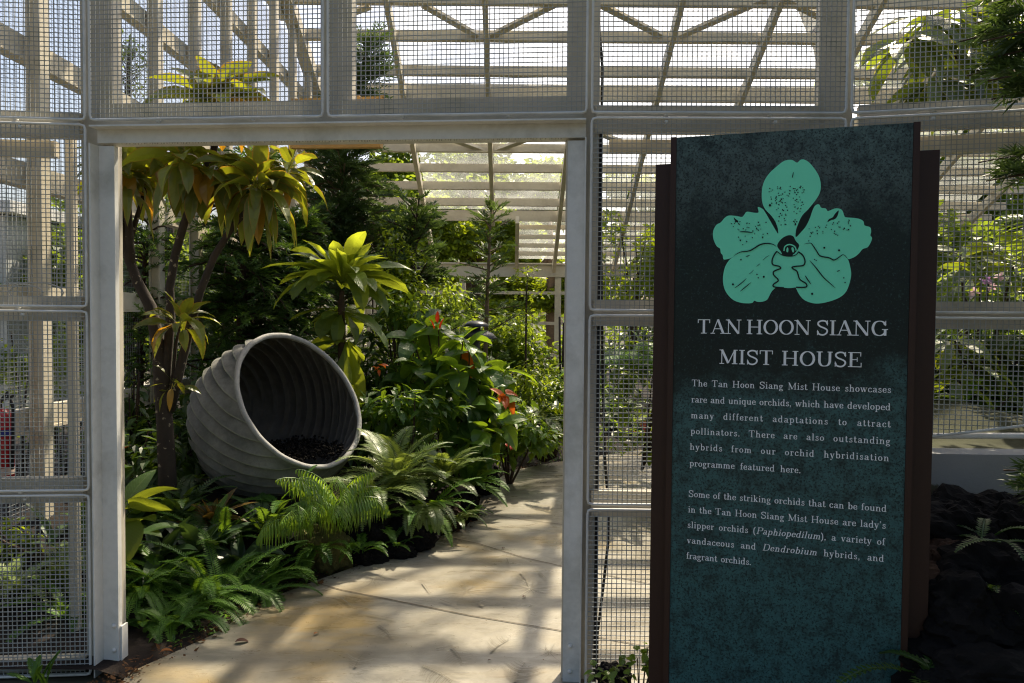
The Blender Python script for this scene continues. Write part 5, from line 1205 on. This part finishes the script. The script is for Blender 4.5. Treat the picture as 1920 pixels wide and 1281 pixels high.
# ================================================================ behind the right mesh
def rg(x, y, Y): p = W(x, y, Y); return p
fern('tree_fern', 'arching dark fern fronds behind the mesh between doorway and sign', 'fern', 1215, 700, 6.6, 16, .75, L_FERN, .16, .034, 1.9, (0.2,1.2), hang=.7, nn=22)
shrub('dark_shrub', 'dark hanging foliage behind the mesh left of the sign', 1205, 740, 7.0, .42, .35, .55, 420, .13, L_TREE, g=False)
shrub('yellow_bush', 'bright yellow green bush behind the mesh left of the sign', 1190, 500, 9.2, .55, .4, .75, 2400, .09, L_YEL, 'd', g=False)
shrub('dark_shrub', 'dark shrub at the foot of the back wall behind the mesh left of the sign', 1170, 640, 11.5, .9, .5, .5, 1400, .13, L_DARK)
fern('red_bromeliad', 'reddish low plant beside the path behind the mesh left of the sign', 'plant', 1205, 815, 7.6, 7, .2, RED, .05, .02, .8, (.3,1.2), nn=8)
def umbrella(mb, c, n, L, w, ax=(0,0,1), u=-.35):
    rosette(mb, c, n, L, w, ax, u-.25, u+.25, .9, 'lance', .25, pet=.05, nseg=7, wave=.1)
mb, tb = MB(), MB(); p0 = Vector((3.3,4.2,0.9)); fk = Vector((3.2,4.25,2.55)); tb.tube([p0, p0.lerp(fk,.5)+Vector((.04,0,0)), fk], [.04,.035,.03], 7); p0 = fk
for x, y, Y in ((1745,30,3.9),(1800,20,4.0),(1840,60,4.1),(1770,90,4.0),(1700,75,3.8),(1820,130,4.0),(1755,150,3.9),(1860,150,4.2),(1790,170,4.0),(1880,40,4.2)):
    q = W(x, y, Y); tb.tube([p0, p0.lerp(q,.6)+Vector((.1,.1,.1)), q], [.02,.012,.006], 5, False); umbrella(mb, q, 11, .30, .10)
plant('umbrella_tree', 'tree with hanging yellow edged leaves behind the top right mesh', 'tree', p0, mb, L_VAR, tb)
mb, tb = MB(), MB(); p0 = W(1830, 640, 4.3); p0.z = 1.05
for x, y, Y in ((1800,480,4.2),(1860,470,4.3),(1900,500,4.2),(1840,520,4.1),(1890,560,4.3)):
    q = W(x, y, Y); tb.tube([p0, q], [.012,.006], 5, False); umbrella(mb, q, 6, .22, .09, u=.3)
plant('variegated_shrub', 'shrub with broad yellow leaves behind the mesh right of the sign, above the rail', 'shrub', p0, mb, L_VAR, tb)
mb, tb = MB(), MB(); p0 = W(1850, 800, 3.9); p0.z = 1.1
for x, y, Y in ((1790,640,3.8),(1840,640,3.9),(1880,660,3.8),(1820,680,3.7),(1900,700,3.9),(1790,710,3.7),(1860,740,3.8),(1930,640,3.9)):
    q = W(x, y, Y); tb.tube([p0, q], [.012,.006], 5, False); umbrella(mb, q, 9, .27, .06, u=-.2)
plant('long_leaf_shrub', 'shrub with long dark arching leaves behind the slanted mesh right of the sign', 'shrub', p0, mb, L_VAR, tb)
fern('lit_fern', 'bright green fern behind the slanted mesh above the kerb', 'fern', 1800, 760, 3.7, 9, .2, L_FERN, .05, .02, .9, (.2,1.2), nn=14)
PINK = leafmat('pink_petal', (0.55,0.38,0.42), (0.70,0.60,0.60), (0.6,0.4,0.45), .4, .5, spec=.2); PURP = leafmat('purple_petal', (0.30,0.14,0.32), (0.45,0.28,0.48), (0.4,0.2,0.45), .4, .5)
for x, y, m_, lb in ((1824,549,PINK,'pale pink orchid bloom, lowest, behind the mesh right of the sign'),(1848,525,PURP,'purple orchid bloom behind the mesh right of the sign'),(1872,520,PINK,'pale pink orchid bloom right of the purple one'),(1862,537,PINK,'small white pink orchid bloom under the purple one')):
    mb = MB(); p = W(x, y, 3.75); rosette(mb, p, 6, .035, .028, (0,-1,.2), 0.0, .5, .4, 'ovate', .2, nseg=4); rosette(mb, p, 3, .018, .018, (0,-1,.1), .5, 1.0, .3, 'ovate', .3, nseg=3)
    mb2 = MB(); mb2.tube([p, p+Vector((.02,.05,-.1)), Vector((p.x+.03,p.y+.08,1.15))], [.003,.003,.004], 5, False)
    plant('orchid', lb, 'orchid', Vector((p.x+.03,p.y+.08,1.1)), mb, m_, mb2, L_FERN)
shrub('dark_shrub', 'dark low bush at the back of the raised bed right of the sign', 1830, 580, 5.2, .8, .4, .35, 500, .10, L_DARK, g=False)
shrub('dark_shrub', 'dark foliage against the kerb behind the long arching leaves', 1860, 740, 4.6, .9, .4, .35, 520, .12, L_DARK, g=False)
shrub('dark_shrub', 'dense low foliage just behind the slanted mesh and the mossy kerb', 1830, 780, 3.7, .55, .22, .14, 700, .10, L_TREE, g=False)
shrub('leafy_shrub', 'backlit leafy shrub in the middle of the raised bed right of the sign', 1870, 690, 4.4, .7, .35, .35, 900, .11, L_TREE, g=False)
fern('dark_palm', 'dark palm with long hanging fronds behind the slanted mesh right of the sign', 'palm', 1850, 700, 4.1, 16, .75, L_DARK, .24, .034, 1.5, (0.1,1.1), hang=.8, nn=20)
fern('dark_palm', 'dark palm fronds arching at the right picture edge behind the mesh', 'palm', 1960, 520, 4.4, 14, .75, L_TREE, .22, .034, 1.5, (0.1,1.1), hang=.8, nn=20)
shrub('leafy_shrub', 'tall green bush outside the slatted roof right of the sign', 1790, 500, 9.0, 1.0, .6, .8, 2600, .12, L_TREE, 'd', .55, g=False)

# ================================================================ in front of the wall, bottom and right edge
def rockz(x, y, Y): return W(x, y, Y)
for k, (x, y, Y, r, mat, lb) in enumerate(((1800,1005,2.62,(.20,.14,.13),ROCK,'nearly black lava rock directly under the stained kerb'),(1900,1000,2.6,(.16,.14,.14),ROCK,'near black lava rock at the right picture edge, highest of the shaded pile'),(1770,1075,2.5,(.14,.14,.12),ROCKB,'reddish lava rock beside the sign edge'),(1870,1100,2.45,(.19,.16,.15),ROCK,'large dark lava rock in the middle of the shaded pile'),(1790,1150,2.4,(.20,.17,.15),ROCK,'dark lava rock low in the pile, behind the small fern'),(1910,1170,2.35,(.17,.15,.16),ROCK,'dark lava rock low at the right picture edge'),(1840,1270,2.25,(.24,.16,.12),ROCK,'lowest lava rock of the shaded pile, at the picture bottom'),(1150,1265,3.0,(.07,.06,.05),ROCK,'small black stone at the foot of the mesh left of the sign'))):
    rock(lb, W(x, y, Y), r, mat, 'lava_rock', 'lava rocks outside the mesh wall', k+20)
mb = MB()
for j in range(13):
    for i in range(13): x = .95+2.2*i/12; y = 1.6+1.45*j/12; t = smooth((x-1.0)/.35); mb.vert((x, y, -.05+t*(.66*smooth((j+1)/12))+.08*noise.noise(Vector((x*3,y*3,0)))*t))
for j in range(12):
    for i in range(12): a = j*13+i; mb.face(a, a+1, a+14, a+13)
structure(mb.build('soil_bank', SOIL, smooth=True))
fern('front_fern', 'dark fern in deep shade at the foot of the rock pile', 'fern', 1745, 1275, 2.2, 8, .26, L_DARK, .03, .014, 1.2, (.2,.9), 'sword', nn=18)
fern('front_fern', 'dim green fern on the rock pile near the right picture edge', 'fern', 1885, 1130, 2.3, 8, .16, L_DARK, .022, .009, 1.2, (.2,1.0), 'sword', nn=16)
fern('front_fern', 'faint thin fern hanging in the shade under the kerb', 'fern', 1850, 1010, 2.45, 7, .16, L_DARK, .022, .008, 1.4, (.1,.9), 'sword', nn=16)
mb, tb = MB(), MB(); p0 = W(1200, 1290, 2.85); p0.z = 0.0
for x, y, Y in ((1115,1265,2.9),(1140,1275,2.9),(1170,1240,2.85),(1195,1235,2.85),(1215,1215,2.8),(1218,1260,2.8),(1180,1278,2.8),(1225,1240,2.78),(1155,1262,2.85)):
    q = W(x, y, Y); tb.tube([p0, p0.lerp(q,.6)+Z*.02, q], [.004,.003,.002], 5, False); rosette(mb, q, 6, .045, .03, (0,-.2,1), -.4, .7, .7, 'ovate', .2, nseg=4, pet=.008)
plant('groundcover_plant', 'small dark glossy plant at the foot of the mesh beside the sign', 'plant', p0, mb, L_MED, tb)
# conifer in front, its branches reach in at the right edge and its crown shades the entrance
cb = Vector((2.55,1.6,0)); th = thing('conifer', 'dark needled conifer in front of the mesh, branches reaching in from the right edge', 'tree', cb)
tb = MB(); tb.smooth = True; tb.tube([cb, cb+Vector((.02,.02,1.5)), cb+Vector((0,.05,3)), cb+Vector((.05,0,5.2))], [.09,.08,.06,.02], 8); tb.build('trunk', BARK, th)
mb = MB()
for tx, ty, tz in [(W(x, y, Y)) for x, y, Y in ((1835,55,2.35),(1850,120,2.3),(1865,20,2.3),(1880,90,2.25),(1870,285,2.35),(1885,320,2.3),(1915,870,2.35),(1920,895,2.3),(1895,165,2.3),(1850,-10,2.3),(1880,55,2.2),(1890,130,2.2))]:
    q = Vector((tx, ty, tz)); s_ = Vector((cb.x, cb.y, tz+.1)); conifer_branch(mb, s_, q-s_, (q-s_).length*1.04, .05, .060, .0065, 60, .20, 11, br=.005)
for k in range(90):
    z = uni(2.6,5.2); a = k*2.4; conifer_branch(mb, cb+Z*z, (math.cos(a), math.sin(a)*.8, uni(0,.4)), uni(.6,1.25), .4, .10, .02, 9, .34, 7)
mb.build('crown', [L_CON, BARK], th)

# ================================================================ trees outside
def P0(x, Y): return Vector((W(x, 594, Y).x, Y, -.05))
broad_tree('broadleaf_tree', 'sunlit yellow green tree behind the open roof gap and back wall', P0(880,19), P0(880,19)+Z*5, [(W(880,450,19),(1.9,1.2,1.3)),(W(820,440,19.5),(1.0,1.0,1.0)),(W(930,470,18.5),(.9,1,1.0))], 13000, .17, L_YEL, tr=.14)
broad_tree('broadleaf_tree', 'bright tree with forked brown trunk outside the back wall by its post', P0(1040,18.5), P0(1030,18.5)+Z*4, [(W(1010,560,18.5),(1.6,1,.7)),(W(1075,540,18.7),(1.2,1,.9)),(W(960,545,19),(1.0,.9,.7))], 11000, .15, L_YEL, BARKP, tr=.20)
broad_tree('broadleaf_tree', 'tall dim tree seen through the milky roof panes', P0(890,27), P0(890,27)+Z*9, [(W(890,300,27),(1.7,1.5,1.3)),(W(850,350,27),(2.8,2,1.2)),(W(960,370,26),(2.4,2,1.3)),(W(1030,350,27),(1.6,1.4,1.2)),(W(740,340,26),(1.7,1.6,1.6)),(W(900,410,26),(3.4,2,1.0))], 20000, .24, L_TREE, tr=.25)
broad_tree('broadleaf_tree', 'green tree low behind the left part of the back wall', P0(700,24), P0(700,24)+Z*5, [(W(690,440,24),(3,2,2)),(W(600,470,24),(2.2,2,1.8)),(W(780,480,23),(1.8,1.6,1.4))], 12000, .22, L_TREE, tr=.2)
broad_tree('broadleaf_tree', 'bright tree outside seen through the mesh left of the sign', P0(1180,20), P0(1180,20)+Z*5, [(W(1190,390,20),(1.1,1,1.2)),(W(1210,440,20),(1.4,1,1)),(W(1140,480,20),(1.3,1,1))], 8000, .17, L_YEL, tr=.15)
broad_tree('broadleaf_tree', 'dense tree outside on the right beyond the roof slats', P0(1760,17), P0(1760,17)+Z*6, [(W(1760,440,17),(2.2,1.6,1.6)),(W(1700,330,17.5),(1.5,1.4,1.3)),(W(1860,400,17),(2,1.5,1.6)),(W(1900,250,18),(2.2,1.8,1.6)),(W(1680,180,18),(1.6,1.5,1.2))], 16000, .2, L_TREE, tr=.22)
broad_tree('broadleaf_tree', 'shady tree outside the left wall behind the columns', P0(70,11.5), P0(70,11.5)+Z*3, [(W(100,500,11.5),(1.1,1,.8)),(W(40,620,11),(1.2,1,.8)),(W(150,620,11.5),(1.0,1,.9)),(W(180,420,12.5),(.8,.8,.9)),(W(215,520,12.5),(1,1,1))], 10000, .14, L_TREE, tr=.12)
broad_tree('broadleaf_tree', 'green tree outside the left wall behind the ti plant', P0(330,14), P0(330,14)+Z*4, [(W(330,560,14),(1.4,1.2,1.3)),(W(420,520,15),(1.3,1.2,1.4)),(W(250,600,13.5),(1.2,1,1)),(W(300,400,15),(1.1,1,1.1))], 11000, .16, L_TREE, tr=.14)
TS = Vector((7.6,14.5,-.05))
def sh(x, y, t, r): return (Vector((x, y, .2))+SUNV*t, r)  # crown clump on the sun line above a spot to be shaded
broad_tree('broadleaf_tree', 'added tall tree outside to the right, unseen crown clumps shading the bed and path', TS, Vector((4.5,14,11.5)), [sh(-1.95,5.5,15.5,(.85,.7,.7)), sh(-1.55,3.5,15,(.5,.5,.5)), sh(-2.2,7.6,15,(1.0,.8,.8)), sh(-.75,3.7,16,(.4,.3,.4)), sh(.15,5.3,16,(.4,.5,.4)), sh(-.55,3.55,15.5,(.35,.6,.4)), sh(.1,7.3,16,(.5,.4,.4)), sh(2.6,4.5,15,(1.6,1.2,1.0))], 4600, .17, L_TREE, tr=.22)  # tree added for its dappled shade, crown out of view
for k, (x, y, lb) in enumerate(((-6.5,-6.0,'added unseen tree behind the viewer on the left, cutting sky light'),(4.2,-3.0,'added unseen tree behind the viewer on the right, cutting sky light'))):  # unseen trees added to block sky fill on the front of the wall
    c = Vector((x, y, 0)); broad_tree('broadleaf_tree', lb, c-Z*.05, c+Z*5.5, [(c+Vector((0,0,4.4)),(2.0,1.5,1.8)),(c+Vector((-1.3,.3,3.0)),(1.4,1.2,1.3)),(c+Vector((1.3,.2,3.1)),(1.4,1.2,1.4)),(c+Vector((0,.4,6.3)),(1.6,1.4,1.3)),(c+Vector((.2,.2,1.6)),(1.6,1.0,1.2))], 9000, .26, L_TREE, tr=.16)
mb, tb = MB(), MB(); b0 = Vector((W(240,200,7.2).x, 7.2, -.05)); tp = W(243,70,7.2); tb.tube([b0, W(238,200,7.2), W(241,130,7.2), tp], [.05,.03,.016,.006], 6)
for k in range(46):
    y = uni(80,215); a, = (uni(-1,1),); s_ = W(240, y+8, 7.2); q = s_+Vector((a*uni(.1,.32), uni(-.2,.2), uni(.05,.25))); tb.tube([s_, q], [.006,.002], 4, False); leafcloud(mb, q, .09,.09,.09, 16, .05, 'd', .9, .1,.7,.35)
th = thing('slender_tree', 'slender small-leaved tree outside the left wall against bright sky', 'tree', b0); tb.build('trunk', BARK, th); mb.build('crown', L_TREE, th)
mb = MB(); rs = random.Random(11)
for k in range(150):
    x = -38+76*k/150+uni(-1,1); y = 36+uni(-5,7); h = uni(2.5,5.5)
    leafcloud(mb, (x, y, h*.5), 2.0, 1.6, h*.55, 120, .42, 'd', .5, .0, .9, .6)
for k in range(60):
    y = 4+30*k/60; leafcloud(mb, (-17-uni(0,4), y, 1.6), 1.6, 1.4, uni(1.4,2.6), 110, .32, 'd', .5, .0, .9, .6); leafcloud(mb, (17+uni(0,4), y, 1.6), 1.6, 1.4, uni(1.4,2.6), 110, .32, 'd', .5, .0, .9, .6)
structure(mb.build('treeline', L_TREE), 'stuff')
